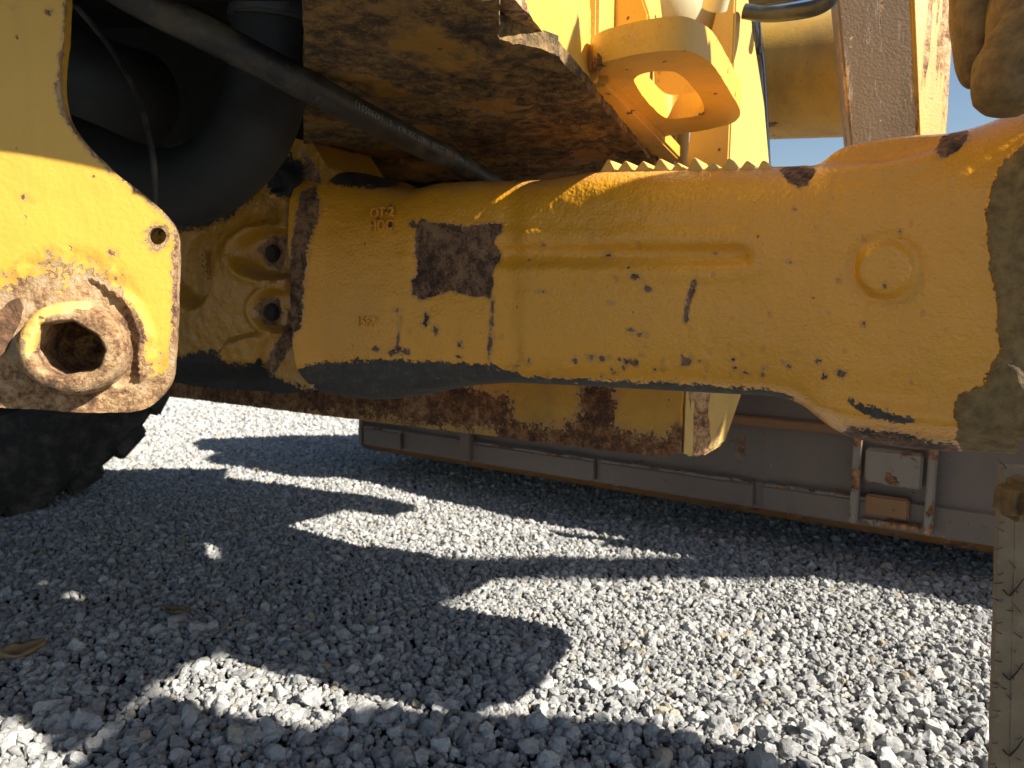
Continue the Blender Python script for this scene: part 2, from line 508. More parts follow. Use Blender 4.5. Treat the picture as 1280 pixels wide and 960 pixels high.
def slab(name, out_px, p0, n, thick, mat, parent, res=0.006, holes_px=(), disp=None, attr_fn=None, rag=0.0):
    """thick plate cut to an outline; the face towards us is finely meshed so that it can carry relief and wear"""
    n = Vector(n).normalized()
    e1 = Vector((0, 0, 1)).cross(n)
    if e1.length < 0.1:
        e1 = Vector((1, 0, 0))
    e1.normalize()
    e2 = n.cross(e1)
    p0 = Vector(p0)
    def uv(px, py):
        q = onpl(px, py, p0, n) - p0
        return Vector((q.dot(e1), q.dot(e2)))
    def resample(poly, closed=True):
        r = []
        m = len(poly)
        for i in range(m):
            a, b = poly[i], poly[(i + 1) % m]
            k = max(1, int((b - a).length / res))
            for j in range(k):
                p = a.lerp(b, j / k)
                if rag:
                    d = (b - a).normalized()
                    p = p + Vector((-d.y, d.x)) * (mnoise.noise(Vector((p.x * 45, p.y * 45, 1.7))) * rag + mnoise.noise(Vector((p.x * 150, p.y * 150, 4.7))) * rag * 0.5)
                r.append(p)
        return r
    loops = [resample([uv(*q) for q in out_px])] + [resample([uv(*q) for q in h]) for h in holes_px]
    ol = loops[0]
    V, E = [], []
    for lp in loops:
        b = len(V)
        V += lp
        E += [(b + i, b + (i + 1) % len(lp)) for i in range(len(lp))]
    nb_ = len(V)
    P_ = np.array([[q.x, q.y] for q in ol])
    lo, hi = P_.min(0), P_.max(0)
    gx, gy = np.meshgrid(np.arange(lo[0], hi[0], res), np.arange(lo[1], hi[1], res * 0.87))
    gx = gx + (np.arange(gx.shape[0]) % 2)[:, None] * res * 0.5
    gx, gy = gx.ravel(), gy.ravel()
    ok = sd_poly(gx, gy, P_) > res * 0.6
    hp = []
    for lp in loops[1:]:
        H = np.array([[q.x, q.y] for q in lp])
        hp.append(H)
        ok &= sd_poly(gx, gy, H) < -res * 0.6
    V += [Vector((a, b)) for a, b in zip(gx[ok], gy[ok])]
    r = delaunay_2d_cdt(V, E, [], 0, 1e-7)
    ov, of = r[0], r[2]
    A = np.array([[q.x, q.y] for q in ov])
    F = np.array([f for f in of if len(f) == 3])
    cen = A[F].mean(1)
    keep = sd_poly(cen[:, 0], cen[:, 1], P_) > 0
    for H in hp:
        keep &= sd_poly(cen[:, 0], cen[:, 1], H) < 0
    F = F[keep]
    W = [p0 + e1 * a + e2 * b for a, b in A]
    pxs, pys = proj(np.array([list(q) for q in W]))
    D = disp(pxs, pys, np.array([list(q) for q in W])) if disp else np.zeros(len(W))
    front = [q + n * float(d) for q, d in zip(W, D)]
    verts = list(front)
    faces = [tuple(int(i) for i in f) for f in F]
    tri0 = faces[0]
    if (verts[tri0[1]] - verts[tri0[0]]).cross(verts[tri0[2]] - verts[tri0[0]]).dot(n) < 0:
        faces = [f[::-1] for f in faces]
    # boundary edges -> walls and back
    cnt = {}
    for f in faces:
        for i in range(3):
            e = (f[i], f[(i + 1) % 3])
            cnt[e] = cnt.get(e, 0) + 1
    bnd = [e for e in cnt if (e[1], e[0]) not in cnt]
    off = len(verts)
    idx = {}
    for e in bnd:
        for q in e:
            if q not in idx:
                idx[q] = len(verts)
                verts.append(W[q] - n * thick)
    side = [(b, a, idx[a], idx[b]) for a, b in bnd]
    base = len(verts)
    back = []
    verts += [q - n * thick for q in W]
    back = [(base + f[2], base + f[1], base + f[0]) for f in faces]
    attrs = None
    allv = np.array([list(q) for q in verts])
    if attr_fn:
        ax, ay = proj(allv)
        attrs = attr_fn(ax, ay, allv)
    o = mk(name, verts, faces + side + back, mat, parent, True, attrs)
    sharp_by_angle(o.data, 50)
    return o

# ------------------------------------------------------------------ machine directions
LAT = Vector((-0.866, 0.50, 0.0))        # along the axle, away to the left
FWD = Vector((0.50, 0.866, 0.0))         # towards the bucket
UP = Vector((0, 0, 1))
A0 = P(1105, 337, 0.80)
A0.z = 0.60

# ================================================================== DRIVE AXLE
axle = thing('drive_axle', A0 + LAT * 0.4 + Vector((0, 0, -0.2)), "big cast yellow axle housing with a square bare rust patch on its middle", "axle")

# outline of the casting as surveyed (pixel -> height), from far left to the hub on the right
TOP = [(372, 204), (400, 205), (420, 214), (455, 226), (500, 232), (517, 224), (560, 221), (607, 220), (640, 225), (667, 227), (700, 221), (733, 215),
       (820, 213), (900, 211), (985, 209), (1006, 203), (1016, 190), (1036, 175), (1060, 168), (1090, 163), (1130, 158), (1165, 156), (1190, 151), (1218, 141), (1250, 126), (1290, 110), (1340, 100), (1600, 95)]
BOT = [(372, 492), (400, 497), (440, 499), (480, 495), (520, 486), (560, 480), (620, 477), (700, 481), (800, 487), (900, 493), (960, 496), (1000, 506),
       (1030, 531), (1060, 550), (1100, 560), (1150, 568), (1200, 574), (1290, 582), (1340, 588), (1600, 600)]
NF = (-FWD)                               # face normal
FRONT0 = A0.copy()
def face_pt(px, py):
    return onpl(px, py, FRONT0, NF)

def edge_profile(tab, px):
    xs = [a for a, b in tab]
    ys = [b for a, b in tab]
    return np.interp(px, xs, ys)

cols = np.concatenate([np.arange(372, 1290, 4.0), np.arange(1290, 1300, 4.0)])
NV_FRONT, NV_TB, NV_BACK = 84, 14, 10
def smooth1(a, k=5):
    b = np.pad(a, k, mode='edge')
    return np.convolve(b, np.ones(2 * k + 1) / (2 * k + 1), mode='valid')
tops = smooth1(edge_profile(TOP, cols), 3) - 9.0 * sstep(600, 680, cols) * (1 - sstep(985, 1015, cols)) - 3
bots = smooth1(edge_profile(BOT, cols), 3) + 8.0
verts = []
ring_n = None
for ci, px in enumerate(cols):
    yt, yb = tops[ci], bots[ci]
    pt, pb = face_pt(px, yt), face_pt(px, yb)
    zc, hz = (pt.z + pb.z) / 2, (pt.z - pb.z) / 2
    base = face_pt(px, 340)
    base.z = 0
    half = 0.12 + 0.05 * sstep(1130, 1300, px) + 0.04 * (1 - sstep(372, 470, px))
    ctr = base + FWD * half
    ring = []
    # front: from top to bottom (superellipse, front is the -FWD side)
    ex = 4.6
    K = NV_FRONT
    angs = []
    for k in range(K + 1):
        v = 1 - 2 * k / K                      # height -1..1
        d = (1 - abs(v) ** ex) ** (1 / ex) if abs(v) < 1 else 0
        # even the spacing near the corners
        ring.append((v, -d))
    # corner samples: add the top and bottom runs
    topr, botr = [], []
    for k in range(1, NV_TB):
        d = -1 + 2 * k / NV_TB
        botr.append((-(1 - abs(d) ** ex) ** (1 / ex), d))
        topr.append(((1 - abs(d) ** ex) ** (1 / ex), -d))
    seq = ring[:1]
    front = [q for q in ring if abs(q[0]) < 0.955]
    bot_corner, top_corner = [], []
    for k in range(9):
        a = (k + 0.5) / 9 * math.pi / 2
        # corner of the superellipse in angle form
        cv = abs(math.sin(a)) ** (2 / ex)
        cd = abs(math.cos(a)) ** (2 / ex)
        top_corner.append((cv, -cd))
    tc_ = [q for q in top_corner if q[0] >= 0.955]
    full = [(q[0], q[1]) for q in reversed(tc_)]
    full = full + front + [(-q[0], q[1]) for q in tc_]
    full += [q for q in botr if q[1] > full[-1][1]]
    back = [(q[0], -q[1]) for q in full[::-1] if q[1] < 0][::3]
    full += back
    full += [q for q in topr if q[1] < 0.9 and q[1] > full[0][1]]
    if ring_n is None:
        ring_n = len(full)
        nfront = len(tc_) * 2 + len(front)
    for (v, d) in full:
        verts.append(ctr + FWD * (d * half) + Vector((0, 0, zc + v * hz)))
V = np.array([list(q) for q in verts])
pxs, pys = proj(V)
frontness = np.clip(-((V - np.array([list(FRONT0)])) @ np.array(list(FWD))) / 0.03 + 1.2, 0, 1)
disp = np.zeros(len(V))
# recessed rib along the middle
def groove(cx0, cx1, cy, hh):
    t = np.clip((pxs - cx0) / (cx1 - cx0), 0, 1)
    ax = cx0 + t * (cx1 - cx0)
    return np.hypot((pxs - ax) * 0.6, pys - cy) - hh
g = groove(628, 918, 319, 8)
disp -= 0.0085 * (1 - sstep(-5, 11, g))
disp += 0.003 * (1 - sstep(4, 20, np.abs(g - 12)))
# raised round boss
r_ = np.hypot(pxs - 1107, (pys - 337) * 1.06)
disp += 0.008 * (1 - sstep(30, 39, r_)) - 0.0025 * (1 - sstep(3, 9, np.abs(r_ - 43)))
# faint raised field right of the casting seam, small dimples
disp += 0.003 * sstep(630, 662, pxs) - 0.003 * sstep(618, 640, pxs) * (1 - sstep(640, 660, pxs))
disp += 0.0022 * (1 - sstep(4, 12, np.hypot(pxs - 505, pys - 322)))
disp += 0.0015 * (1 - sstep(6, 16, np.abs(np.hypot(pxs - 565, pys - 410) - 22)))
# lip where the shaft tube meets the centre casting
disp += 0.018 * (1 - sstep(378, 410, pxs)) * sstep(190, 240, pys)
# chute under the right shoulder
disp += 0.012 * np.exp(-((pys - (505 + (pxs - 1000) * 0.12)) / 14.0) ** 2) * sstep(985, 1050, pxs)
# the shoulder pad steps back behind a rolled crease
crease = np.interp(pxs, [960, 1000, 1050, 1100, 1140, 1170, 1200, 1230, 1260], [214, 209, 207, 205, 197, 187, 170, 150, 120])
disp -= 0.030 * sstep(-3, 12, crease - pys) * sstep(985, 1010, pxs) * (1 - sstep(1200, 1250, pxs))
disp += 0.004 * np.exp(-((pys - crease - 7) / 7.0) ** 2) * sstep(985, 1020, pxs) * (1 - sstep(1200, 1245, pxs))
disp -= 0.0012 * sstep(-2, 3, sd_poly(pxs, pys, [(521, 282), (585, 284), (627, 279), (620, 300), (614, 371), (578, 366), (529, 375), (514, 360), (519, 310)]))
# mud crust on the hub flange
HUB = [(1300, 150), (1278, 182), (1248, 212), (1232, 258), (1236, 330), (1246, 380), (1250, 440), (1228, 480), (1203, 492), (1192, 512), (1197, 545), (1207, 590), (1400, 620), (1700, 600), (1700, 90), (1330, 96)]
sd_hub = sd_poly(pxs, pys, HUB)
lowf = np.array([fbm(q, 26, 4) for q in V])
disp += 0.006 * sstep(-4, 10, sd_hub) * (0.8 + 0.45 * lowf)
disp += 0.0012 * lowf
disp += 0.0007 * np.array([fbm(q, 95, 2) for q in V])
V2 = V - np.outer(disp * frontness, np.array(list(FWD)))
# wear
PATCH = [(521, 282), (527, 274), (536, 279), (560, 278), (585, 284), (606, 280), (627, 279), (630, 290), (620, 300), (622, 322), (614, 371), (596, 371), (578, 366), (560, 364), (540, 370), (529, 375), (514, 369), (514, 352), (521, 340), (519, 310)]
rust = wearval(sd_poly(pxs, pys, PATCH), 9)
def add(a, b):
    np.maximum(a, b, out=a)
add(rust, wearval(sd_poly(pxs, pys, [(974, 212), (985, 207), (1018, 209), (1020, 216), (1008, 233), (1000, 237), (986, 228)]), 7))
add(rust, wearval(sd_ell(pxs, pys, 1190, 180, 23, 12, -0.6), 8))
add(rust, wearval(sd_poly(pxs, pys, [(385, 240), (398, 232), (402, 262), (390, 320), (388, 360), (383, 410), (362, 440), (345, 470), (330, 470), (352, 425), (366, 380), (372, 330)]), 9))
for ch in ((758, 318, 4, 3), (797, 346, 5, 3), (812, 361, 4, 2.6), (1052, 466, 6, 4), (1023, 452, 4, 3), (1030, 470, 3, 4), (740, 447, 5, 3), (752, 449, 4, 3), (795, 453, 5, 4), (858, 452, 6, 5),
           (515, 280, 3, 4), (545, 413, 4, 6), (533, 402, 2.5, 6), (576, 432, 3, 4), (490, 440, 6, 4), (497, 435, 4, 4), (508, 440, 4, 3), (470, 436, 3, 3), (790, 413, 4, 3), (800, 418, 5, 2),
           (488, 260, 3.4, 4), (487, 281, 3.4, 4), (1080, 300, 2, 2), (993, 262, 2, 2), (985, 327, 3, 2)):
    add(rust, wearval(sd_ell(pxs, pys, *ch), 8))
sp = random.Random(3)
for _ in range(48):
    cx_ = sp.uniform(400, 1000)
    cy_ = 478 - abs(sp.gauss(0, 16)) - sp.uniform(0, 16)
    add(rust, wearval(sd_ell(pxs, pys, cx_, cy_, sp.uniform(0.8, 2.6), sp.uniform(0.8, 2.4)), 8))
for _ in range(46):
    add(rust, wearval(sd_ell(pxs, pys, sp.uniform(430, 1220), sp.uniform(235, 540), sp.uniform(0.8, 2.0), sp.uniform(0.8, 2.2)), 8))
for ln, wd in (([(868, 352), (862, 375), (858, 402)], 2.2), ([(873, 350), (866, 368)], 1.6), ([(500, 395), (497, 440)], 1.3), ([(617, 375), (611, 450)], 1.8)):
    add(rust, wearval(sd_line(pxs, pys, ln, wd), 8))
add(rust, wearval(sd_poly(pxs, pys, [(1050, 540), (1060, 528), (1100, 536), (1160, 545), (1200, 556), (1210, 590), (1100, 590), (1060, 560)]) - 3, 20))
GR = [(300, 520), (330, 478), (350, 474), (375, 462), (400, 453), (440, 450), (470, 449), (520, 452), (570, 453), (610, 455), (640, 463), (665, 470), (720, 473), (800, 477), (880, 480), (960, 486), (985, 492), (1010, 520), (600, 560)]
grime = wearval(sd_poly(pxs, pys, GR), 12)
add(grime, wearval(sd_poly(pxs, pys, [(380, 195), (395, 198), (425, 205), (500, 210), (505, 228), (490, 235), (455, 234), (425, 232), (405, 226), (385, 215)]), 10))
add(grime, wearval(sd_poly(pxs, pys, [(1055, 492), (1075, 500), (1110, 512), (1150, 524), (1140, 530), (1090, 522), (1062, 508)]) - 2, 9))
faces = []
n_c = len(cols)
for c in range(n_c - 1):
    for k in range(ring_n):
        k2 = (k + 1) % ring_n
        faces.append((c * ring_n + k, c * ring_n + k2, (c + 1) * ring_n + k2, (c + 1) * ring_n + k))
faces.append(tuple(range(ring_n)))
faces.append(tuple((n_c - 1) * ring_n + k for k in range(ring_n))[::-1])
M['axle2'] = paint('axle_enamel_cast', chip=0.02, peel=0.42, rough=0.32, dirt=0.30, grime=(0.085, 0.058, 0.028))
housing = mk('axle_housing', V2, faces, M['axle'], axle, True, {'rust': rust, 'grime': grime, 'mud': wearval(sd_hub, 10)})
bmx = bmesh.new(); bmx.from_mesh(housing.data); bmesh.ops.recalc_face_normals(bmx, faces=bmx.faces[:]); bmx.to_mesh(housing.data); bmx.free()
sharp_by_angle(housing.data, 50)
def face_at(px, py, back):
    return onpl(px, py, FRONT0 + FWD * back, NF)
# serrated locking strip along the top edge
tooth = []
def strip_bm():
    bm = bmesh.new()
    pts = []
    x0, x1, n = 750, 966, 10
    step = (x1 - x0) / n
    def h(px): return 212 - (px - 750) * 0.004
    pts.append((x0, 228))
    for i in range(n):
        a = x0 + i * step
        k_ = 1.0 + 0.28 * math.sin(i * 2.7 + 0.6)
        pts += [(a + math.sin(i * 5.1) * 1.3, h(a) + 2), (a + step * (0.40 + 0.05 * math.sin(i * 3.3)), h(a) - 11 * k_), (a + step * 0.56, h(a) - 11.5 * k_)]
    pts += [(x1, h(x1) + 2), (x1, 228)]
    return prism([face_at(a, b, 0.035) for a, b in pts], FWD * 0.05, 0.0012, 1)
from_bm('serrated_strip', strip_bm(), M['frame'], axle)

# bare plug in the rust patch
q = face_pt(600, 353)
from_bm('drive_screw', box(q - FWD * 0.001, LAT * 0.0022, FWD * 0.003, UP * 0.0022, 0.001), M['bucket_pale'], housing)

# cast lettering
def text_mesh(body, size, extr, origin, xd, yd, name, mat, parent, bevel=0.0):
    cu = bpy.data.curves.new(name, 'FONT')
    cu.body = body
    cu.size = size
    cu.extrude = extr
    cu.bevel_depth = bevel
    cu.align_x = 'LEFT'
    tmp = bpy.data.objects.new(name, cu)
    COL.objects.link(tmp)
    dg = bpy.context.evaluated_depsgraph_get()
    me = bpy.data.meshes.new_from_object(tmp.evaluated_get(dg))
    COL.objects.unlink(tmp)
    bpy.data.objects.remove(tmp)
    xd, yd = Vector(xd).normalized(), Vector(yd).normalized()
    zd = xd.cross(yd)
    mt = Matrix((xd, yd, zd)).transposed().to_4x4()
    mt.translation = Vector(origin)
    me.transform(mt)
    me.materials.clear()
    me.materials.append(mat)
    o = bpy.data.objects.new(name, me)
    COL.objects.link(o)
    o.parent = parent
    return o
XR = -LAT
def cast_text(body, px, py, hpx, nm='cast_lettering', back=-0.0012):
    p_ = face_pt(px, py) - FWD * (-back) 
    sc = (face_pt(px, py).y) / FPX
    text_mesh(body, hpx * sc * 1.35, 0.0016, p_, XR, UP, nm, M['axle'], housing, 0.0005)
cast_text("OT-2", 464, 272, 12)
cast_text("HOC", 463, 288, 12)
cast_text("15F7", 446, 407, 12)

# differential carrier at the far left
CAR0 = P(300, 340, 1.345)
def car_disp(px, py, W):
    h = 0.030 * np.exp(-(((px - 300) / 120) ** 2 + ((py - 345) / 130) ** 2))
    # arched bolt pockets
    def pocket(cx, cy, rx, ry, d):
        u = (px - cx) / rx
        k = np.hypot(np.minimum(u, 0) if False else u, (py - cy) / ry)
        k = np.where(px > cx, np.abs(py - cy) / ry, k)
        m = 1 - sstep(0.72, 1.05, k)
        lip = np.exp(-((k - 1.12) / 0.16) ** 2)
        return -d * m + 0.006 * lip * (px < 372)
    h = h + pocket(350, 318, 46, 31, 0.028) + pocket(360, 388, 30, 26, 0.020)
    h = h - 0.030 * (1 - sstep(0.75, 1.15, np.hypot((px - 250) / 30, (py - 330) / 52)))
    h = h + 0.022 * (1 - sstep(0.7, 1.0, np.hypot((px - 362) / 26, (py - 232) / 26)))
    h = h + 0.016 * (1 - sstep(5, 9, np.abs(px - 369))) * sstep(238, 246, py) * (1 - sstep(384, 392, py))
    led = sd_poly(px, py, [(278, 452), (300, 426), (338, 416), (346, 420), (332, 456), (310, 462)])
    h = h + 0.016 * sstep(-5, 4, led)
    h = h - 0.04 * sstep(448, 480, py) * (px < 340)
    h = h + np.array([fbm(q, 40, 3) for q in W]) * 0.0022 + np.array([fbm(q, 130, 2) for q in W]) * 0.0009
    return h
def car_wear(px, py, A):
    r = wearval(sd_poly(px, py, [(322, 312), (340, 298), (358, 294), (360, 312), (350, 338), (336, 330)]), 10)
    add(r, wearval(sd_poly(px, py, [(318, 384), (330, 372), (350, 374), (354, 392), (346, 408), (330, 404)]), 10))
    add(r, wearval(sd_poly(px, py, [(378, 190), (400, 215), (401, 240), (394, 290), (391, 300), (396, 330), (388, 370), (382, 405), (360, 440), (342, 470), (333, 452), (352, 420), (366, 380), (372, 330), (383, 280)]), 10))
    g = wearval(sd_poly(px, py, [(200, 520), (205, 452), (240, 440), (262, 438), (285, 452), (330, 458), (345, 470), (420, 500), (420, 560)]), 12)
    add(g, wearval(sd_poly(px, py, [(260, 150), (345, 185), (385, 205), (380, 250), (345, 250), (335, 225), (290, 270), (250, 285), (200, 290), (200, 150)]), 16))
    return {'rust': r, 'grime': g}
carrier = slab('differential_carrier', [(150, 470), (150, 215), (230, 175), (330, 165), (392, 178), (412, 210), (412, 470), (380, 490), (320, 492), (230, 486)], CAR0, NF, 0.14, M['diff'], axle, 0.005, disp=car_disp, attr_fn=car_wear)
def hexbolt(px, py, r, h, nm='carrier_bolt', back=0.0, nrm=NF, base=CAR0, mat=None, sides=6, par=axle):
    c_ = onpl(px, py, base, nrm) + Vector(nrm) * back
    e1 = UP.cross(Vector(nrm)).normalized()
    e2 = Vector(nrm).cross(e1)
    pl = [c_ + (e1 * math.cos(2 * math.pi * k / sides + 0.3) + e2 * math.sin(2 * math.pi * k / sides + 0.3)) * r for k in range(sides)]
    return from_bm(nm, prism(pl, Vector(nrm) * h, r * 0.15, 2), mat or M['bolt'], par)
hexbolt(362, 234, 0.021, 0.022, back=0.012, par=carrier)
hexbolt(341, 317, 0.017, 0.018, back=-0.012, par=carrier)
hexbolt(343, 390, 0.017, 0.018, back=-0.006, par=carrier)
hexbolt(330, 446, 0.016, 0.02, back=0.004, par=carrier)
text_mesh("12500", 0.022, 0.0012, onpl(262, 352, CAR0, NF) + NF * 0.004, UP, LAT, 'cast_lettering', M['diff'], carrier, 0.0004)

# rough rusty castings over the hub end
lump_mesh('brake_lug', P(1222, 18, 0.74), (-0.10, 0, 1), 0.023, 0.068, M['rust_mud'], axle, 0.10, seed=1)
lump_mesh('brake_lug', P(1276, 72, 0.69), (0.45, 0.1, 1), 0.035, 0.052, M['rust_mud'], axle, 0.20, seed=5)
lump_mesh('brake_lug', P(1278, 30, 0.70), (0.2, 0.2, 1), 0.030, 0.05, M['rust_mud'], axle, 0.14, seed=9)
def chunk():
    bm = box(P(1284, 622, 0.66), Vector((0.024, 0.004, 0.001)), Vector((0, 0.02, 0)), Vector((0.001, 0, 0.0185)), 0.008)
    bmesh.ops.subdivide_edges(bm, edges=bm.edges[:], cuts=4, use_grid_fill=True)
    for v in bm.verts:
        v.co += v.normal * 0.0 + Vector((fbm(v.co, 45, 3), fbm(v.co + Vector((4, 0, 0)), 45, 3), fbm(v.co + Vector((0, 4, 0)), 45, 3))) * 0.0022
    from_bm('drain_boss', bm, M['rust_mud'], axle, True, 60)
chunk()

# ================================================================== FRONT FRAME above the axle
ZB = 0.85
frame = thing('front_frame', onz(720, 100, ZB), "yellow and rusty loader frame box beam above the axle carrying the tow lug", "frame")
# underside plates
def under_attr(px, py, A):
    r = np.zeros(len(px))
    return {'rust': r}
ub = [onz(625, -60, ZB), onz(812, 203, ZB), onz(640, 235, ZB), onz(395, 235, ZB), onz(330, -60, ZB)]
def slab3(name, pts3, n, thick, mat, parent, res, disp, attr_fn=None, rag=0.002):
    px = [tuple(float(v) for v in proj(np.array(list(p)))) for p in pts3]
    return slab(name, px, pts3[0], n, thick, mat, parent, res, (), disp, attr_fn, rag)
def rough_disp(amp, sc=18):
    def f(px, py, W):
        return np.array([amp * fbm(q, sc, 5) + amp * 0.5 * max(0.0, fbm(q + np.array([3, 1, 2]), sc * 3, 3)) + amp * 0.8 * float(sstep(0.10, 0.16, fbm(q + np.array([7, 5, 2]), sc * 0.8, 5))) for q in W])
    return f
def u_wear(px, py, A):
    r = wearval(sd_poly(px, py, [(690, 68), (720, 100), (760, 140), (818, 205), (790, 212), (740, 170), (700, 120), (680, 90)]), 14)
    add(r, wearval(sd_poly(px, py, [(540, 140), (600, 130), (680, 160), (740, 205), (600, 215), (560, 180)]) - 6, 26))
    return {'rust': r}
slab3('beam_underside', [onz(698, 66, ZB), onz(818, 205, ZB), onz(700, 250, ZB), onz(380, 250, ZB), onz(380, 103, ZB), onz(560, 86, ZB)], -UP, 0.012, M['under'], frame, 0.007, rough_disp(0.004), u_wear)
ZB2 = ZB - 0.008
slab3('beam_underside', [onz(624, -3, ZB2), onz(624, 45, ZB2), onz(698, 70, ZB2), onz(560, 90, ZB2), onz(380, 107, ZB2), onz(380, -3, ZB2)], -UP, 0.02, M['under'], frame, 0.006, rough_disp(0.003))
# core of the beam, set back from its skins
e_near, e_far = onz(624, -3, ZB), onz(818, 205, ZB)
edir = (e_far - e_near).normalized()
enrm = Vector((edir.y, -edir.x, 0))                # out to the right, towards the light
# right-hand lit side skin
side_p0 = e_near + enrm * 0.002
def side_wear(px, py, A):
    r = wearval(sd_poly(px, py, [(560, -60), (640, -60), (655, 0), (672, 45), (690, 95), (703, 125), (690, 110), (640, 60), (560, 20)]) + 1, 12)
    return {'rust': r}
L_ = (e_far - e_near).length
UPA = UP * 0.010
sidepts = [e_near + UPA, e_near + edir * L_ * 0.985 + UPA, e_near + edir * L_ * 0.985 + UP * 0.5, e_near + UP * 0.5]
M['sideskin'] = paint('beam_side_enamel', base=(0.74, 0.45, 0.06), rust=RUST_PALE, rust_thr=0.0, chip=0.02, peel=0.2, rough=0.45, dirt=0.25, rust_bump=1.4)
slab3('beam_side_plate', [p + enrm * 0.002 for p in sidepts], enrm, 0.02, M['sideskin'], frame, 0.008, rough_disp(0.0015, 22), side_wear, 0.001)
# body of the beam behind the skins
cpt = (e_near + e_far) / 2 - enrm * 0.26 + UP * 0.37
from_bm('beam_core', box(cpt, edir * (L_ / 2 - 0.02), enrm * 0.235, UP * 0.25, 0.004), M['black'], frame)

# vertical web with weld beads beside the lit side plate
def vbar(pxa, pxb, D, z0, z1, dep, mat, nm, bev=0.004):
    a, b = P(pxa, 100, D), P(pxb, 100, D)
    a.z = b.z = z0
    d = (b - a)
    nn = Vector((d.y, -d.x, 0)).normalized()
    return from_bm(nm, prism([a, b, b - nn * dep, a - nn * dep], UP * (z1 - z0), bev), mat, frame)
web0 = onz(706, 112, 0.858)
webdir = (edir * 0.4 + enrm * 0.92).normalized()
from_bm('web_plate', box(web0 + UP * 0.22 + webdir * 0.020, webdir * 0.024, Vector((-webdir.y, webdir.x, 0)) * 0.009, UP * 0.215, 0.003), M['sideskin'], frame)
tube('weld_bead', [web0 + enrm * 0.004 + UP * 0.0, web0 + enrm * 0.004 + UP * 0.15 - edir * 0.005, web0 + enrm * 0.004 + UP * 0.4 - edir * 0.01], 0.008, M['sideskin'], frame, 10, 24, lambda t: 1 + 0.12 * math.sin(t * 210))

# flange bar below the lug
bar0, bar1 = onz(712, 112, 0.860), onz(820, 203, 0.860)
bd = (bar1 - bar0).normalized()
bn = Vector((bd.y, -bd.x, 0))
def bar_wear(px, py, A):
    return {'rust': wearval(sd_poly(px, py, [(705, 100), (735, 130), (780, 165), (822, 200), (812, 210), (770, 185), (700, 125)]) - 2, 16)}
M['barpaint'] = paint('flange_enamel', base=(0.68, 0.38, 0.04), rust=RUST_ORANGE, rust_thr=0.655, rust_scale=24, chip=0.035, peel=0.2, rough=0.45, dirt=0.35, rust_bump=1.2)
from_bm('flange_bar', prism([bar0 + bn * 0.004, bar1 + bn * 0.004, bar1 + bn * 0.05, bar0 + bn * 0.05], UP * 0.028, 0.004), M['barpaint'], frame)
# torn rusty lip along the edge
def lip():
    vs, fs = [], []
    n = 90
    for i in range(n + 1):
        t = i / n
        p = bar0.lerp(bar1, t)
        wdt = 0.006 + 0.008 * (0.5 + mnoise.noise(Vector((t * 14, 2, 0)))) + 0.003 * mnoise.noise(Vector((t * 60, 5, 0)))
        vs += [p + bn * 0.002 + UP * 0.004, p + bn * (0.002 + wdt) - UP * (0.004 + 0.003 * mnoise.noise(Vector((t * 30, 1, 3)))), p + bn * (0.002 + wdt) + UP * 0.0005, p + bn * 0.002 + UP * 0.012]
    for i in range(n):
        for k in range(4):
            fs.append((i * 4 + k, i * 4 + (k + 1) % 4, i * 4 + 4 + (k + 1) % 4, i * 4 + 4 + k))
    fs += [(0, 1, 2, 3), tuple(n * 4 + k for k in (3, 2, 1, 0))]
    o = mk('rust_lip', vs, fs, M['rust'], frame, True, auto=40)
lip()

# tow lug: a thick ring plate lying level
ZL = 0.872
LUGP = [(735, 88), (752, 78), (778, 72), (805, 66), (842, 62), (858, 63), (872, 68), (884, 75), (893, 83), (905, 102), (917, 122), (924, 134), (926, 142), (922, 150), (912, 156), (880, 163), (850, 167), (830, 171), (822, 178), (816, 190), (800, 178), (760, 130)]
HOLE = [(791, 101), (795, 96), (803, 92), (820, 89), (838, 89), (848, 92), (856, 98), (865, 108), (873, 118), (879, 129), (881, 137), (878, 143), (868, 146), (845, 149), (832, 148), (822, 141), (806, 124)]
def roundpoly(pts, n=2):
    q = [Vector(p).to_2d() for p in pts]
    for _ in range(n):
        r = []
        for i in range(len(q)):
            a, b = q[i], q[(i + 1) % len(q)]
            r += [a.lerp(b, 0.25), a.lerp(b, 0.75)]
        q = r
    return [(p.x, p.y) for p in q]
def lug_wear(px, py, A):
    r = wearval(sd_ell(px, py, 790, 50, 26, 20, -0.3) - 5, 22)
    add(r, wearval(sd_ell(px, py, 745, 84, 14, 12) - 4, 18))
    add(r, wearval(sd_ell(px, py, 815, 96, 60, 6, 0.0) - 7, 18))
    add(r, wearval(sd_ell(px, py, 870, 140, 14, 10) - 4, 16))
    add(r, wearval(sd_ell(px, py, 800, 165, 20, 14) - 4, 16))
    return {'rust': r}
def lug_disp(px, py, W):
    return np.array([0.0008 * fbm(q, 30, 3) for q in W])
lugpar = frame
slab('tow_lug', roundpoly(LUGP), onz(842, 62, ZL), -UP, 0.036, M['barpaint'], lugpar, 0.0045, [roundpoly(HOLE)], lug_disp, lug_wear, 0.0006)
wb = [onz(738, 94, ZL - 0.003).lerp(onz(815, 184, ZL - 0.003), t_) + Vector((0, 0, 0.002 * math.sin(t_ * 31))) for t_ in np.linspace(0.02, 0.98, 12)]
tube('weld_bead', wb, 0.0065, M['barpaint'], frame, 10, 8, lambda t: 1 + 0.16 * math.sin(t * 260) + 0.1 * math.sin(t * 41))
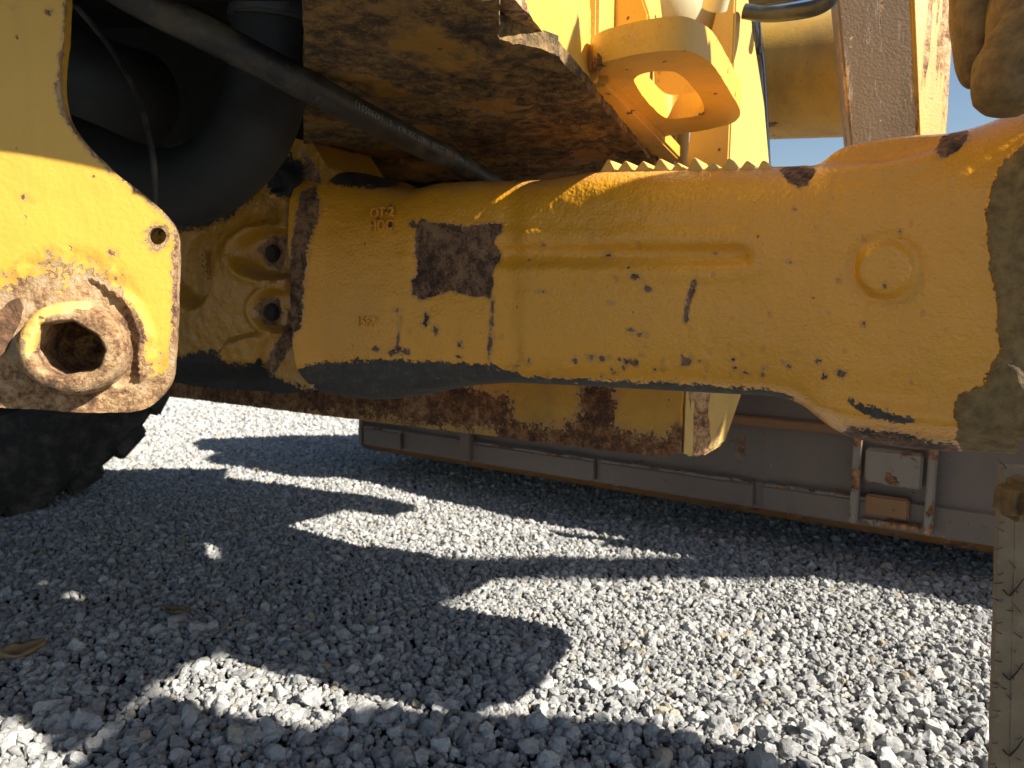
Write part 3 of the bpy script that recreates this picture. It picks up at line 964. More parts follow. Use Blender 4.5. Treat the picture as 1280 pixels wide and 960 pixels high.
# base plate behind the lug and gusset above it
from_bm('lug_base', prism([onz(735, 92, ZL) - enrm * 0.01, onz(816, 186, ZL) - enrm * 0.01, onz(816, 186, ZL) + enrm * 0.012, onz(735, 92, ZL) + enrm * 0.012], UP * 0.30, 0.004), M['frame'], frame)
gp0 = P(790, 40, 1.02)
from_bm('gusset_plate', prism([onpl(a, b, gp0, NF) for a, b in ((741, -70), (795, -30), (811, 17), (812, 36), (756, 52), (741, 60))], FWD * 0.03, 0.003), M['barpaint'], frame)

# uprights behind the lug
def upright(corner_top, corner_bot, left, right, D, mat, nm):
    """a leaning plate: shaded face towards us on the left, lit face on the right"""
    bm = bmesh.new()
    ct, cb = P(*corner_top, D), P(*corner_bot, D)
    n1 = (Vector((-0.42, -0.91, 0))).normalized()
    n2 = (Vector((0.72, -0.69, 0))).normalized()
    lp = [onpl(a, b, ct, n1) for a, b in left]
    rp = [onpl(a, b, ct, n2) for a, b in right]
    bt, bb = rp[0] + FWD * 0.10, rp[-1] + FWD * 0.10
    L = [ct] + lp + [cb]
    v1 = [bm.verts.new(p) for p in L]
    VD = Vector((0.27, 0.963, 0))
    back = [bm.verts.new(p + VD * 0.16) for p in L]
    rv = [bm.verts.new(p) for p in rp]
    rb = [bm.verts.new(p + VD * 0.10) for p in rp]
    bm.faces.new(v1)
    bm.faces.new([v1[0], v1[-1]] + rv[::-1])
    for i in range(len(v1) - 1):
        bm.faces.new((v1[i], back[i], back[i + 1], v1[i + 1]))
    for i in range(len(rv) - 1):
        bm.faces.new((rv[i], rv[i + 1], rb[i + 1], rb[i]))
    bm.faces.new((v1[0], rv[0], rb[0], back[0]))
    bm.faces.new((v1[-1], back[-1], rb[-1], rv[-1]))
    bm.faces.new(back[::-1])
    bm.faces.new([back[0], rb[0]] + rb[1:] + [back[-1]])
    bmesh.ops.recalc_face_normals(bm, faces=bm.faces[:])
    bmesh.ops.bevel(bm, geom=bm.edges[:], offset=0.003, segments=2, affect='EDGES', clamp_overlap=True)
    return from_bm(nm, bm, mat, frame)
upright((921, -30), (909, 260), [(903, -15), (889, 40), (871, 110), (850, 260)], [(931, -30), (945, 66), (955, 130), (966, 260)], 1.42, M['frame'], 'tower_upright')
upright((838, 120), (822, 260), [(828, 120), (806, 260)], [(846, 120), (840, 260)], 1.62, M['frame'], 'tower_upright')
tw0 = P(850, 90, 1.28)
from_bm('tower_web', prism([onpl(a, b, tw0, NF) for a, b in ((816, 74), (886, 74), (886, 146), (820, 152))], FWD * 0.03, 0.003), M['lower'], frame)
tube('pivot_sleeve', [P(845, 130, 1.75), P(838, 270, 1.75)], 0.034, M['tube'], frame, 24, 4)
# lower crossmember seen below the axle
LB0 = P(851, 560, 1.22)
LD = Vector((-0.848, 0.53, 0))
LF = Vector((0.53, 0.848, 0))
ED = Vector((0.86, 0.51, 0))
lz0 = P(851, 574, 1.22).z
def lower_wear(px, py, A):
    r = wearval(sd_poly(px, py, [(200, 470), (560, 470), (600, 490), (640, 505), (640, 540), (450, 520), (200, 500)]), 55)
    add(r, wearval(sd_poly(px, py, [(630, 515), (650, 532), (700, 536), (722, 528), (728, 490), (738, 480), (770, 480), (765, 530), (790, 545), (850, 560), (850, 585), (620, 550)]), 42))
    add(r, wearval(sd_poly(px, py, [(800, 545), (828, 548), (858, 530), (875, 500), (870, 575), (820, 570)]), 32))
    return {'rust': r}
lb = [LB0 + LD * 1.75, LB0 + LD * 1.0, LB0 + LD * 0.5, LB0, LB0 + UP * 0.0]
pl = []
for p in (LB0 + LD * 1.8, LB0 + LD * 0.03):
    q = p.copy(); q.z = lz0; pl.append(q)
pl_c = LB0.copy(); pl_c.z = lz0 + 0.012; pl.append(pl_c)
for p in (LB0 + ED * 0.035, LB0 + LD * 1.8):
    q = p.copy(); q.z = 0.62; pl.append(q)
pl[3] = LB0 + LF * 0.0; pl[3].z = 0.62
slab3('crossmember_face', pl, -LF, 0.03, M['lower'], frame, 0.008, rough_disp(0.002, 14), lower_wear, 0.0015)
def zat(p, z):
    q = Vector(p); q.z = z; return q
endn = Vector((0.51, -0.86, 0))
epts = [zat(LB0 + LD * 0.0 + ED * 0.003, lz0 + 0.004), zat(LB0 + ED * 0.045, lz0 - 0.004), zat(LB0 + ED * 0.066, lz0 + 0.004), zat(LB0 + ED * 0.145, 0.50), zat(LB0 + ED * 0.145, 0.62), zat(LB0 + ED * 0.003, 0.62)]
M['endpaint'] = paint('crossmember_end_enamel', base=(0.66, 0.44, 0.12), rust=RUST_PALE, rust_thr=0.52, rust_scale=20, chip=0.03, peel=0.2, rough=0.5, dirt=0.5, flow=(1, 1, 0.3))
from_bm('crossmember_end', prism(epts, LF * 0.10, 0.005, 3), M['endpaint'], frame)
bmc = box(zat(LB0 + LD * 0.95 + LF * 0.085, 0.467), LD * 0.86, LF * 0.05, UP * 0.148, 0.006)
from_bm('crossmember_core', bmc, M['black'], frame)

# ================================================================== LIFT ARM and cross tube in front
arm = thing('loader_boom', P(1110, 150, 1.55), "brown scraped lift arm plate rising behind the axle shoulder against blue sky", "lift arm")
ap = P(1095, 80, 1.50)
an = Vector((-0.30, -0.95, 0)).normalized()
from_bm('arm_plate', prism([onpl(a, b, ap, an) for a, b in ((1041, -60), (1063, 175), (1065, 205), (1149, 205), (1145, 160), (1134, -60))], -an * 0.10, 0.004), M['scraped'], arm)
ap2 = P(1146, 80, 1.50)
an2 = Vector((0.25, -0.97, 0)).normalized()
from_bm('arm_side', prism([onpl(a, b, ap2, an2) for a, b in ((1139, -60), (1148, 154), (1150, 200), (1182, 200), (1186, 146), (1191, 60), (1190, -60))], -an2 * 0.07, 0.004), M['armside'], arm)
tb0, tb1 = P(935, 100, 2.0), P(1075, 90, 1.86)
axd = (tb1 - tb0).normalized()
o, _ = tube('cross_tube', [tb0 - axd * 0.05, tb0, tb1], 0.150, M['tube'], arm, 48, 6)

# steel line and dark rod at the top
line = thing('hydraulic_pipe', P(1000, 14, 1.4), "dark steel hydraulic pipe with a bent end crossing the sky at the top", "pipe")
tube('pipe_run', [P(930, 14, 1.42), P(960, 18, 1.40), P(1000, 14, 1.36), P(1026, 7, 1.34), P(1042, -8, 1.33), P(1050, -40, 1.33)], 0.0135, M['pipe'], line, 18, 10)
tube('pipe_run', [P(930, 5, 1.5), P(980, -2, 1.46), P(1030, -12, 1.42)], 0.009, M['pipe'], line, 14, 6)
rod = thing('cylinder_rod', P(938, 60, 1.6), "dark shiny upright rod beside the yellow tower plate under the sky", "rod")
tube('rod_tube', [P(936, -60, 1.62), P(943, 40, 1.62), P(949, 90, 1.66), P(958, 260, 1.68)], 0.014, M['chrome'], rod, 24, 8)
cyl = thing('lift_cylinder', P(850, 10, 1.25), "pale cream hydraulic cylinder barrel behind the tow lug", "cylinder")
ca, cb = P(770, -100, 1.35), P(868, 70, 1.62)
tube('barrel', [ca, cb], 0.088, M['cream'], cyl, 48, 4)
tube('end_ring', [P(905, -40, 1.30), P(893, 10, 1.34)], 0.022, M['cream'], cyl, 24, 4)

# ================================================================== LEFT PLATE with the hollow pin
PN = Vector((0.30, -0.954, 0)).normalized()
P0 = P(110, 400, 0.70)
hitch = thing('hitch_plate', P(110, 512, 0.70), "sunlit yellow steel plate at left with a big rusty hollow pin", "steel plate")
OUT = [(82, -60), (82, 20), (77, 70), (74, 110), (79, 138), (92, 163), (112, 186), (140, 212), (170, 236), (198, 258), (214, 275), (222, 290), (223, 305), (221, 380), (217, 466), (212, 482), (200, 500), (182, 513), (150, 517), (60, 513), (-60, 506), (-260, 498), (-260, -60)]
hole = [(197 + 11 * math.cos(a), 295 + 11 * math.sin(a)) for a in np.linspace(0, 2 * math.pi, 20, endpoint=False)]
BC = (96, 435)
bore = [(BC[0] + 46 * math.cos(a), BC[1] + 42 * math.sin(a)) for a in np.linspace(0, 2 * math.pi, 28, endpoint=False)]
FL = [(0, 350), (20, 330), (55, 314), (85, 312), (110, 320), (140, 336), (158, 352), (168, 372), (178, 400), (192, 430), (205, 470), (205, 505), (120, 520), (-20, 510), (-30, 370)]
FL2 = [(95, 368), (104, 352), (112, 350), (128, 358), (145, 372), (158, 384), (168, 402), (172, 420), (172, 450), (172, 480), (150, 486), (130, 470), (140, 440), (135, 410), (118, 380)]
def hp_disp(px, py, W):
    lo = np.array([fbm(q, 22, 5) for q in W])
    hi = np.array([fbm(q, 70, 4) for q in W])
    m = sstep(-14, 10, sd_poly(px, py, FL))
    r = np.hypot((px - BC[0]) / 1.12, py - BC[1])
    d = m * (0.0022 * lo + 0.0016 * hi - 0.001)
    d = d + 0.0035 * (1 - sstep(76, 92, r + 6 * lo)) * (1 - sstep(-1.5, 1.5, sd_poly(px, py, FL2)))
    d = d - 0.0035 * sstep(-1.5, 1.5, sd_poly(px, py, FL2) + 3 * hi)
    d = d - 0.002 * (1 - sstep(0, 10, np.abs(sd_line(px, py, [(112, 350), (128, 360), (145, 374), (158, 384)], 0)) * 2.5))
    d = d + 0.0005 * lo
    return d
def hp_wear(px, py, A):
    r = np.minimum(wearval(sd_poly(px, py, FL) - 14, 46), 1.0 + 0.22 * sstep(0, 30, sd_poly(px, py, FL)))
    add(r, wearval(sd_poly(px, py, FL2) + 8, 8))
    add(r, wearval(sd_poly(px, py, [(-40, 455), (30, 480), (120, 490), (170, 478), (215, 470), (215, 520), (-40, 520)]) + 4, 14))
    add(r, wearval(sd_line(px, py, [(222, 290), (221, 380), (216, 470)], 5), 9))
    add(r, wearval(sd_line(px, py, [(80, 140), (112, 186), (170, 236), (214, 275), (222, 290)], 3), 9))
    add(r, wearval(sd_line(px, py, [(83, 0), (76, 70), (74, 110), (79, 140)], 1.5), 9))
    add(r, wearval(15 - np.abs(np.hypot(px - 197, py - 297) - 2) - 2, 12))
    # bare pits here and there
    for e in ((40, 250, 2.5, 2), (17, 12, 2, 2), (60, 15, 2.5, 2), (140, 316, 3, 2), (30, 245, 2, 2), (118, 195, 2, 2), (143, 313, 3, 1.5)):
        add(r, wearval(sd_ell(px, py, *e), 9))
    bz = 1 - sstep(58, 66, np.hypot((px - BC[0]) / 1.1, py - BC[1]))
    g = np.zeros(len(px))
    return {'rust': r, 'grime': g}
slab('plate', roundpoly(OUT, 1), P0, PN, 0.022, M['plate'], hitch, 0.0035, [hole, bore], hp_disp, hp_wear, 0.0007)
# the hollow pin: collar ring with an octagonal socket
def pin():
    c = onpl(BC[0], BC[1], P0, PN)
    e1 = UP.cross(PN).normalized()
    e2 = PN.cross(e1)
    if e1.x < 0:
        e1 = -e1
    sc = P0.y / FPX
    seg = 96
    prof = [(59, -0.004), (58, 0.006), (56.5, 0.014), (55.5, 0.022), (54, 0.0265), (52, 0.029), (49.5, 0.0325), (47, 0.034), (43, 0.0335), (40.5, 0.0315), (39, 0.027), (38.5, 0.0), (38, -0.05), (36, -0.06), (0.5, -0.062)]
    SOCK = [(68, 404), (101, 399), (127, 418), (134, 437), (125, 459), (117, 464), (80, 470), (64, 458), (56, 436)]
    vs, fs = [], []
    for i, (r, h) in enumerate(prof):
        for k in range(seg):
            a = 2 * math.pi * k / seg
            rr = r
            if 7 <= i <= 13:                    # the socket is cut with flats, worn uneven
                best = 40.0
                for (ax_, ay_), (bx_, by_) in zip(SOCK, SOCK[1:] + SOCK[:1]):
                    ax2, ay2, bx2, by2 = ax_ - BC[0], -(ay_ - BC[1]), bx_ - BC[0], -(by_ - BC[1])
                    dx_, dy_ = math.cos(a), math.sin(a)
                    den = dx_ * (by2 - ay2) - dy_ * (bx2 - ax2)
                    if abs(den) > 1e-6:
                        t_ = (ax2 * (by2 - ay2) - ay2 * (bx2 - ax2)) / den
                        u_ = (ax2 * dy_ - ay2 * dx_) / den
                        if t_ > 0 and -0.001 <= u_ <= 1.001:
                            best = t_
                rr = best * (r / 40.5 if i > 8 else 1.0 + (0.10 if i == 7 else 0.045))
            p = Vector((math.cos(a) * 3.0, math.sin(a) * 3.0, i * 0.23))
            rr += 1.6 * mnoise.noise(p) * (1 if i < 7 else 0.4) + 0.7 * mnoise.noise(p * 4)
            hh = h + (0.0014 * mnoise.noise(p * 1.7 + Vector((5, 0, 0))) + 0.0007 * mnoise.noise(p * 6)) * (1 if i < 11 else 0)
            vs.append(c + (e1 * math.cos(a) * 1.04 + e2 * math.sin(a)) * rr * sc + PN * hh * (0.8 if hh > 0 else 1.0))
    for i in range(len(prof) - 1):
        for k in range(seg):
            fs.append((i * seg + k, i * seg + (k + 1) % seg, (i + 1) * seg + (k + 1) % seg, (i + 1) * seg + k))
    fs.append(tuple((len(prof) - 1) * seg + k for k in range(seg)))
    px, py = proj(np.array([list(v) for v in vs]))
    g = np.zeros(len(vs))
    r = wearval(np.where(sd_poly(px, py, [(28, 420), (40, 390), (60, 372), (85, 366), (108, 372), (112, 384), (90, 384), (66, 388), (50, 402), (44, 430), (34, 445)]) > -3, -20, 30), 14)
    o = mk('hollow_pin', vs, fs, M['pinpaint'], hitch, True, {'rust': r})
    bm = bmesh.new(); bm.from_mesh(o.data); bmesh.ops.recalc_face_normals(bm, faces=bm.faces[:]); bm.to_mesh(o.data); bm.free()
M['pinpaint'] = paint('pin_rust_and_paint', base=(0.76, 0.48, 0.12), rust=RUST_PALE, ragk=2.4, chip=0.08, peel=0.3, rough=0.5, dirt=0.3, rust_bump=3.2)
pin()
# torn flake of old paint left of the pin
fl = [(-6, 392), (12, 376), (24, 372), (28, 384), (26, 400), (16, 420), (6, 440), (-6, 452)]
slab('paint_flake', fl, P0 + PN * 0.006, PN, 0.0022, M['rust'], hitch, 0.004, (), rough_disp(0.002, 40), None, 0.001)

# ================================================================== HOSES in the dark bay
hose = thing('printed_hose', P(380, 110, 1.0), "long straight black hydraulic hose with small white print slanting to the axle", "hose")
hp_ = [P(110, -40, 0.72), P(175, 0, 0.74), P(270, 48, 0.77), P(370, 100, 0.82), P(450, 142, 0.91), P(520, 178, 1.03), P(570, 203, 1.13), P(618, 232, 1.25), P(660, 262, 1.36)]
ho, hc = tube('hose_jacket', hp_, 0.0168, M['hose_dusty'], hose, 28, 10)
# print on the jacket, read from its far end, upside down to us
def hose_print(body, start_px, end_px):
    pts = np.array([list(p) for p in hc])
    px, py = proj(pts)
    seglen = np.concatenate([[0], np.cumsum(np.linalg.norm(np.diff(pts, axis=0), axis=1))])
    s0 = np.interp(start_px, px, seglen)
    s1 = np.interp(end_px, px, seglen)
    bmesh_all = bmesh.new()
    n = len(body)
    cu = bpy.data.curves.new('t', 'FONT')
    for i, ch in enumerate(body):
        if ch == ' ':
            continue
        sv = s0 + (s1 - s0) * (i + 0.5) / n
        p = Vector([np.interp(sv, seglen, pts[:, k]) for k in range(3)])
        p2 = Vector([np.interp(sv - 0.01, seglen, pts[:, k]) for k in range(3)])
        xd = (p2 - p).normalized()
        view = (Vector((0, 0, CAM_H)) - p).normalized()
        zd = (view - xd * view.dot(xd)).normalized()
        up0 = zd.cross(xd)
        zd = (zd * 0.9 - up0 * 0.42).normalized()
        yd = zd.cross(xd)
        cu.body = ch
        cu.size = 0.0105
        cu.align_x = 'CENTER'
        cu.align_y = 'CENTER'
        cu.resolution_u = 2
        tmp = bpy.data.objects.new('t', cu)
        COL.objects.link(tmp)
        bpy.context.view_layer.update()
        me = bpy.data.meshes.new_from_object(tmp.evaluated_get(bpy.context.evaluated_depsgraph_get()))
        COL.objects.unlink(tmp)
        bpy.data.objects.remove(tmp)
        mt = Matrix((xd, yd, zd)).transposed().to_4x4()
        mt.translation = p + zd * 0.0172
        me.transform(mt)
        bmesh_all.from_mesh(me)
        bpy.data.meshes.remove(me)
    o = from_bm('hose_print', bmesh_all, M['print'], ho, smooth=False)
hose_print("I 0415 102 2220E 10857 25K W.P. S  (47905S1)", 572, 428)

big = thing('suction_hose', P(300, 240, 1.0), "fat matt black bent hose curling through the dark bay behind the plate", "hose")
tube('hose_bend', [P(345, -60, 0.95), P(343, 40, 0.96), P(334, 110, 0.97), P(312, 172, 0.98), P(272, 215, 0.985), P(225, 234, 0.985), P(165, 226, 0.98), P(100, 200, 0.97), P(20, 170, 0.96)], 0.050, M['bighose'], big, 40, 12)
tube('hose_cuff', [P(345, -60, 0.95), P(344, 28, 0.96)], 0.0545, M['hose_dusty'], big, 40, 6)
tube('hose_clamp', [P(344, 20, 0.96), P(344, 31, 0.96)], 0.0562, M['pipe'], big, 40, 3)
big2 = thing('return_hose', P(130, 110, 1.2), "thick black hose stub deep in the dark bay beside the plate edge", "hose")
tube('hose_stub', [P(20, 60, 1.2), P(100, 100, 1.2), P(150, 118, 1.22), P(175, 122, 1.26)], 0.075, M['bighose'], big2, 36, 8)
cab = thing('thin_cable', P(170, 120, 0.85), "thin black cable hanging down in front of the fat hose beside the plate", "cable")
tube('cable_jacket', [P(95, 8, 0.90), P(120, 36, 0.88), P(145, 70, 0.86), P(170, 115, 0.84), P(185, 165, 0.82), P(192, 205, 0.81), P(194, 262, 0.80)], 0.0035, M['hose_dusty'], cab, 12, 10)

# dark body of the machine around the bay
body = thing('machine_body', Vector((-0.75, 1.7, 1.4)), "black shadowed loader body closing the bay above and behind the hoses", "machine body")  # also parents the added shade sheets further down
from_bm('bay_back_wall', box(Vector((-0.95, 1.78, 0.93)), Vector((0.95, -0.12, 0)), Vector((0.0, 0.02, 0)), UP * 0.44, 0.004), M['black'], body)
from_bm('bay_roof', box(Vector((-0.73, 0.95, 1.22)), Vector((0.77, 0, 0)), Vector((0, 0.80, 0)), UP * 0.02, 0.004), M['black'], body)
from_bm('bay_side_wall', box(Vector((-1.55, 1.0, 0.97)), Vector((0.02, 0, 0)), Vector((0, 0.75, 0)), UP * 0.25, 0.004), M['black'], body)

# ================================================================== BUCKET on the gravel ahead
B0 = Vector((0.935, 1.43, 0))
BD = Vector((-0.824, 0.566, 0)).normalized()       # along the edge to the left
BN = Vector((BD.y, -BD.x, 0))
if BN.y > 0:
    BN = -BN                                        # towards us
bucket = thing('loader_bucket', B0 + BD * 0.6, "wide dull purple brown loader bucket resting on gravel beyond the axle", "bucket")
TL, TR = 1.74, -1.1
def bp(t, off, z):
    q = B0 + BD * t + BN * off
    q.z = z + 0.024 * sstep(-0.6, -0.3, off)
    return q
# back shell profile (offset towards us, height)
prof = [(-0.62, 0.012), (-0.34, 0.022), (-0.20, 0.034), (-0.09, 0.041), (-0.025, 0.054), (0.0, 0.076), (0.0, 0.138), (-0.012, 0.142), (-0.014, 0.30), (-0.03, 0.42), (-0.08, 0.56), (-0.16, 0.66), (-0.26, 0.70),
        (-0.26, 0.68), (-0.17, 0.64), (-0.10, 0.55), (-0.055, 0.42), (-0.04, 0.30), (-0.04, 0.12), (-0.09, 0.07), (-0.20, 0.056), (-0.62, 0.034)]
vs, fs = [], []
nt_ = 120
for i in range(nt_ + 1):
    t = TR + (TL - TR) * i / nt_
    for (a, z) in prof:
        wob = 0.0015 * mnoise.noise(Vector((t * 9, z * 9, a * 9)))
        vs.append(bp(t, a + wob, z))
m_ = len(prof)
for i in range(nt_):
    for k in range(m_):
        fs.append((i * m_ + k, i * m_ + (k + 1) % m_, (i + 1) * m_ + (k + 1) % m_, (i + 1) * m_ + k))
fs += [tuple(range(m_)), tuple(nt_ * m_ + k for k in range(m_))[::-1]]
o = mk('bucket_shell', vs, fs, M['bucket'], bucket, True, auto=30)
bm = bmesh.new(); bm.from_mesh(o.data); bmesh.ops.recalc_face_normals(bm, faces=bm.faces[:]); bm.to_mesh(o.data); bm.free()
o.data.materials.append(M['bucket_rust_bounce'])
mi = []
for i in range(nt_):
    for k in range(m_):
        mi.append(1 if k <= 4 else 0)  # heel faces coloured orange for light bounced up from the ground
mi += [0, 0]
o.data.polygons.foreach_set("material_index", mi)
from_bm('end_plate', prism([bp(TL, a, z) for a, z in ((-0.62, 0.012), (-0.20, 0.034), (-0.025, 0.055), (0.004, 0.08), (0.004, 0.14), (-0.012, 0.30), (-0.07, 0.56), (-0.26, 0.70), (-0.62, 0.30))], BD * 0.02, 0.003), M['bucket'], bucket)
# wear strips welded along the heel, with gaps between
for a, b in ((1.73, 1.56), (1.33, 0.86), (0.845, 0.44), (0.42, 0.155), (-0.13, -0.6)):
    ws_ = from_bm('wear_strip', prism([bp(a, 0.002, 0.080), bp(b, 0.002, 0.080), bp(b, 0.002, 0.134), bp(a, 0.002, 0.134)], BN * 0.008, 0.003), M['bucket'], bucket)
    wl = [bp(a + (b - a) * t_, 0.004 + 0.0015 * math.sin(t_ * 50), 0.1365 + 0.001 * math.sin(t_ * 37)) for t_ in np.linspace(0.01, 0.99, 10)]
    tube('weld_bead', wl, 0.0042, M['bucket_pale'], ws_, 8, 10, lambda t: 1 + 0.25 * math.sin(t * 170) + 0.15 * math.sin(t * 33))
# ribs and the coupler pocket near the right
def tpx(px):                                         # where along the edge a pixel column falls
    k = (px - CX) / FPX
    return (B0.x - k * B0.y) / (k * BD.y - BD.x)
for px, wd in ((1082, 0.008), (1178, 0.008)):
    t = tpx(px)
    from_bm('pocket_rib', prism([bp(t + wd, 0, 0.084), bp(t - wd, 0, 0.084), bp(t - wd, 0, 0.46), bp(t + wd, 0, 0.46)], BN * 0.030, 0.003), M['bucket_pale'], bucket)
ta, tb_ = tpx(1092), tpx(1166)
from_bm('pocket_block', prism([bp(ta, -0.01, 0.175), bp(tb_, -0.01, 0.175), bp(tb_, -0.01, 0.25), bp(ta, -0.01, 0.25)], BN * 0.030, 0.004), M['bucket_pale'], bucket)
from_bm('pocket_block', prism([bp(ta - 0.004, -0.01, 0.105), bp(tb_ + 0.02, -0.01, 0.105), bp(tb_ + 0.02, -0.01, 0.150), bp(ta - 0.004, -0.01, 0.150)], BN * 0.026, 0.004), M['bucket_rust_bounce'], bucket)
from_bm('pocket_sill', prism([bp(ta, 0.0, 0.086), bp(tb_, 0.0, 0.086), bp(tb_, 0.0, 0.098), bp(ta, 0.0, 0.098)], BN * 0.022, 0.002), M['bucket_pale'], bucket)
tl_a, tl_b = tpx(655), tpx(560)
from_bm('heel_lug', prism([bp(tpx(592), 0.0, 0.082), bp(tpx(578), 0.0, 0.082), bp(tpx(578), 0, 0.17), bp(tpx(592), 0, 0.17)], BN * 0.02, 0.003), M['bucket'], bucket)
from_bm('back_stiffener', prism([bp(tpx(1078), -0.012, 0.27), bp(1.6, -0.012, 0.27), bp(1.6, -0.012, 0.292), bp(tpx(1078), -0.012, 0.292)], BN * 0.012, 0.003), M['bucket_rust_bounce'], bucket)

# ================================================================== TYRES
def tyre(name, c, axis, R, W, mat, label, grp=None):
    root = bpy.data.objects.new(name, None)
    COL.objects.link(root)
    root.location = c
    root.parent = axle
    root["label"] = label
    axis = Vector(axis).normalized()
    u = UP
    v = axis.cross(u).normalized()
    prof = [(0.52, -0.40), (0.60, -0.47), (0.74, -0.50), (0.80, -0.505), (0.812, -0.515), (0.83, -0.515), (0.84, -0.505), (0.90, -0.49), (0.945, -0.46), (0.955, -0.38), (0.955, 0.38), (0.945, 0.46), (0.9, 0.49), (0.74, 0.5), (0.60, 0.47), (0.52, 0.40)]
    seg = 96
    vs, fs = [], []
    for r, a in prof:
        for k in range(seg):
            th = 2 * math.pi * k / seg
            vs.append(c + (u * math.cos(th) + v * math.sin(th)) * r * R + axis * (a * W))
    n = len(prof)
    for i in range(n):
        for k in range(seg):
            i2 = (i + 1) % n
            fs.append((i * seg + k, i * seg + (k + 1) % seg, i2 * seg + (k + 1) % seg, i2 * seg + k))
    o = mk('tyre_carcass', vs, fs, mat, root, True, auto=40)
    bm = bmesh.new(); bm.from_mesh(o.data); bmesh.ops.recalc_face_normals(bm, faces=bm.faces[:]); bm.to_mesh(o.data); bm.free()
    NL = 22
    for k in range(NL):
        for sgn in (-1, 1):
            th0 = 2 * math.pi * (k + (0.5 if sgn > 0 else 0)) / NL
            bmn = bmesh.new()
            pts = []
            hw = 0.092
            for (r, a, dt) in ((0.90, -0.505, 0), (0.985, -0.485, 0), (1.0, -0.44, 0.0), (1.0, 0.02, 0.16), (0.94, 0.02, 0.16), (0.94, -0.44, 0.0)):
                for s2 in (-1, 1):
                    th = th0 + dt * sgn + s2 * hw
                    pts.append(c + (u * math.cos(th) + v * math.sin(th)) * r * R + axis * (-a * W * sgn))
            vv = [bmn.verts.new(p) for p in pts]
            q = len(vv) // 2
            for i in range(q):
                j = (i + 1) % q
                bmn.faces.new((vv[2 * i], vv[2 * i + 1], vv[2 * j + 1], vv[2 * j]))
            bmn.faces.new([vv[2 * i] for i in range(q)])
            bmn.faces.new([vv[2 * i + 1] for i in range(q)][::-1])
            bmesh.ops.recalc_face_normals(bmn, faces=bmn.faces[:])
            bmesh.ops.bevel(bmn, geom=bmn.edges[:], offset=0.008, segments=2, affect='EDGES', clamp_overlap=True)
            from_bm('tread_lug', bmn, mat, root)
    seg = 48
    vs, fs = [], []
    for r, a in ((0.53, -0.34), (0.47, -0.30), (0.42, -0.10), (0.1, -0.10)):
        for k in range(seg):
            th = 2 * math.pi * k / seg
            vs.append(c + (u * math.cos(th) + v * math.sin(th)) * r * R + axis * (a * W))
    for i in range(3):
        for k in range(seg):
            fs.append((i * seg + k, i * seg + (k + 1) % seg, (i + 1) * seg + (k + 1) % seg, (i + 1) * seg + k))
    fs.append(tuple(3 * seg + k for k in range(seg)))
    mk('rim', vs, fs, M['black'], root)
    return root
tyre('wheel', Vector((-1.53, 1.98, 0.585)), (0.82, -0.57, 0), 0.60, 0.42, M['tyre'], "big black loader tyre standing below the sunlit plate at left")

# flat dusty strip with bristles, standing in for the tyre edge at the right
tyre_strip = thing('tyre_edge_strip', P(1265, 900, 0.60), "dusty tan rubber strip with short black bristles standing in for a tyre edge below the axle end", "tyre edge")
fp0 = P(1262, 770, 0.70)
fn = Vector((-0.35, -0.94, 0)).normalized()
fe = [(1252, 584), (1249, 650), (1246, 760), (1242, 880), (1240, 960), (1238, 1060), (1330, 1060), (1335, 588)]
strip_sheet = slab('strip_sheet', fe, fp0, fn, 0.016, M['tyre_strip'], tyre_strip, 0.006, (), rough_disp(0.0008, 30), None, 0.0008)
slab('strip_rib', [(1270, 592), (1268, 700), (1264, 860), (1261, 1050), (1264, 1050), (1267, 860), (1271, 700), (1273, 592)], fp0 + fn * 0.001, fn, 0.004, M['tyre_strip'], tyre_strip, 0.006)
fpl = fp0 + fn * 0.002
rr = random.Random(5)
wi = 0
whm, whf = [], []
def whisk(pa, pb, r=0.0008):
    bmt = bmesh.new()
    d = (pb - pa).normalized()
    s1 = d.cross(fn).normalized()
    ring = []
    for p, q in ((pa, 1.0), (pa.lerp(pb, 0.5) + fn * 0.0015, 0.85), (pb, 0.5)):
        ring.append([bmt.verts.new(p + (s1 * math.cos(a) + fn * math.sin(a)) * r * q) for a in (0, 2.1, 4.2)])
    for i in range(2):
        for k in range(3):
            bmt.faces.new((ring[i][k], ring[i][(k + 1) % 3], ring[i + 1][(k + 1) % 3], ring[i + 1][k]))
    bmt.faces.new(ring[0]); bmt.faces.new(ring[2][::-1])
    from_bm('bristle', bmt, M['whisker'], strip_sheet)
y = 588.0
while y < 965:
    ex = 1252 - (y - 560) * 0.028
    for bx, ln, pr in ((ex + rr.uniform(0, 3), rr.uniform(6, 15), 0.85), (ex + rr.uniform(10, 32), rr.uniform(6, 15), 0.6)):
        if rr.random() > pr:
            continue
        a = rr.uniform(-0.15, 0.9)
        y1 = y + rr.uniform(-8, 8)
        pa = onpl(bx + ln * 0.40, y1 + ln * 0.40 * math.tan(a), fpl, fn)
        pb = onpl(bx - ln * 0.60, y1 - ln * 0.60 * math.tan(a), fpl, fn) + fn * rr.uniform(0.001, 0.006)
        whisk(pa, pb, rr.uniform(0.0005, 0.0009))
    y += rr.uniform(7, 24)
for y in (745, 850, 945):                       # the long bent pairs
    whisk(onpl(1254, y - 8, fpl, fn), onpl(1262, y, fpl, fn) + fn * 0.001, 0.0010)
    whisk(onpl(1262, y, fpl, fn), onpl(1279, y - 22, fpl, fn) + fn * 0.001, 0.0010)

# ================================================================== GRAVEL
def gz(x, y):
    return 0.010 * math.sin(x * 2.3 + 1.0) * math.cos(y * 1.9) + 0.012 * mnoise.noise(Vector((x * 1.6, y * 1.6, 0))) + 0.006 * mnoise.noise(Vector((x * 5, y * 5, 3)))
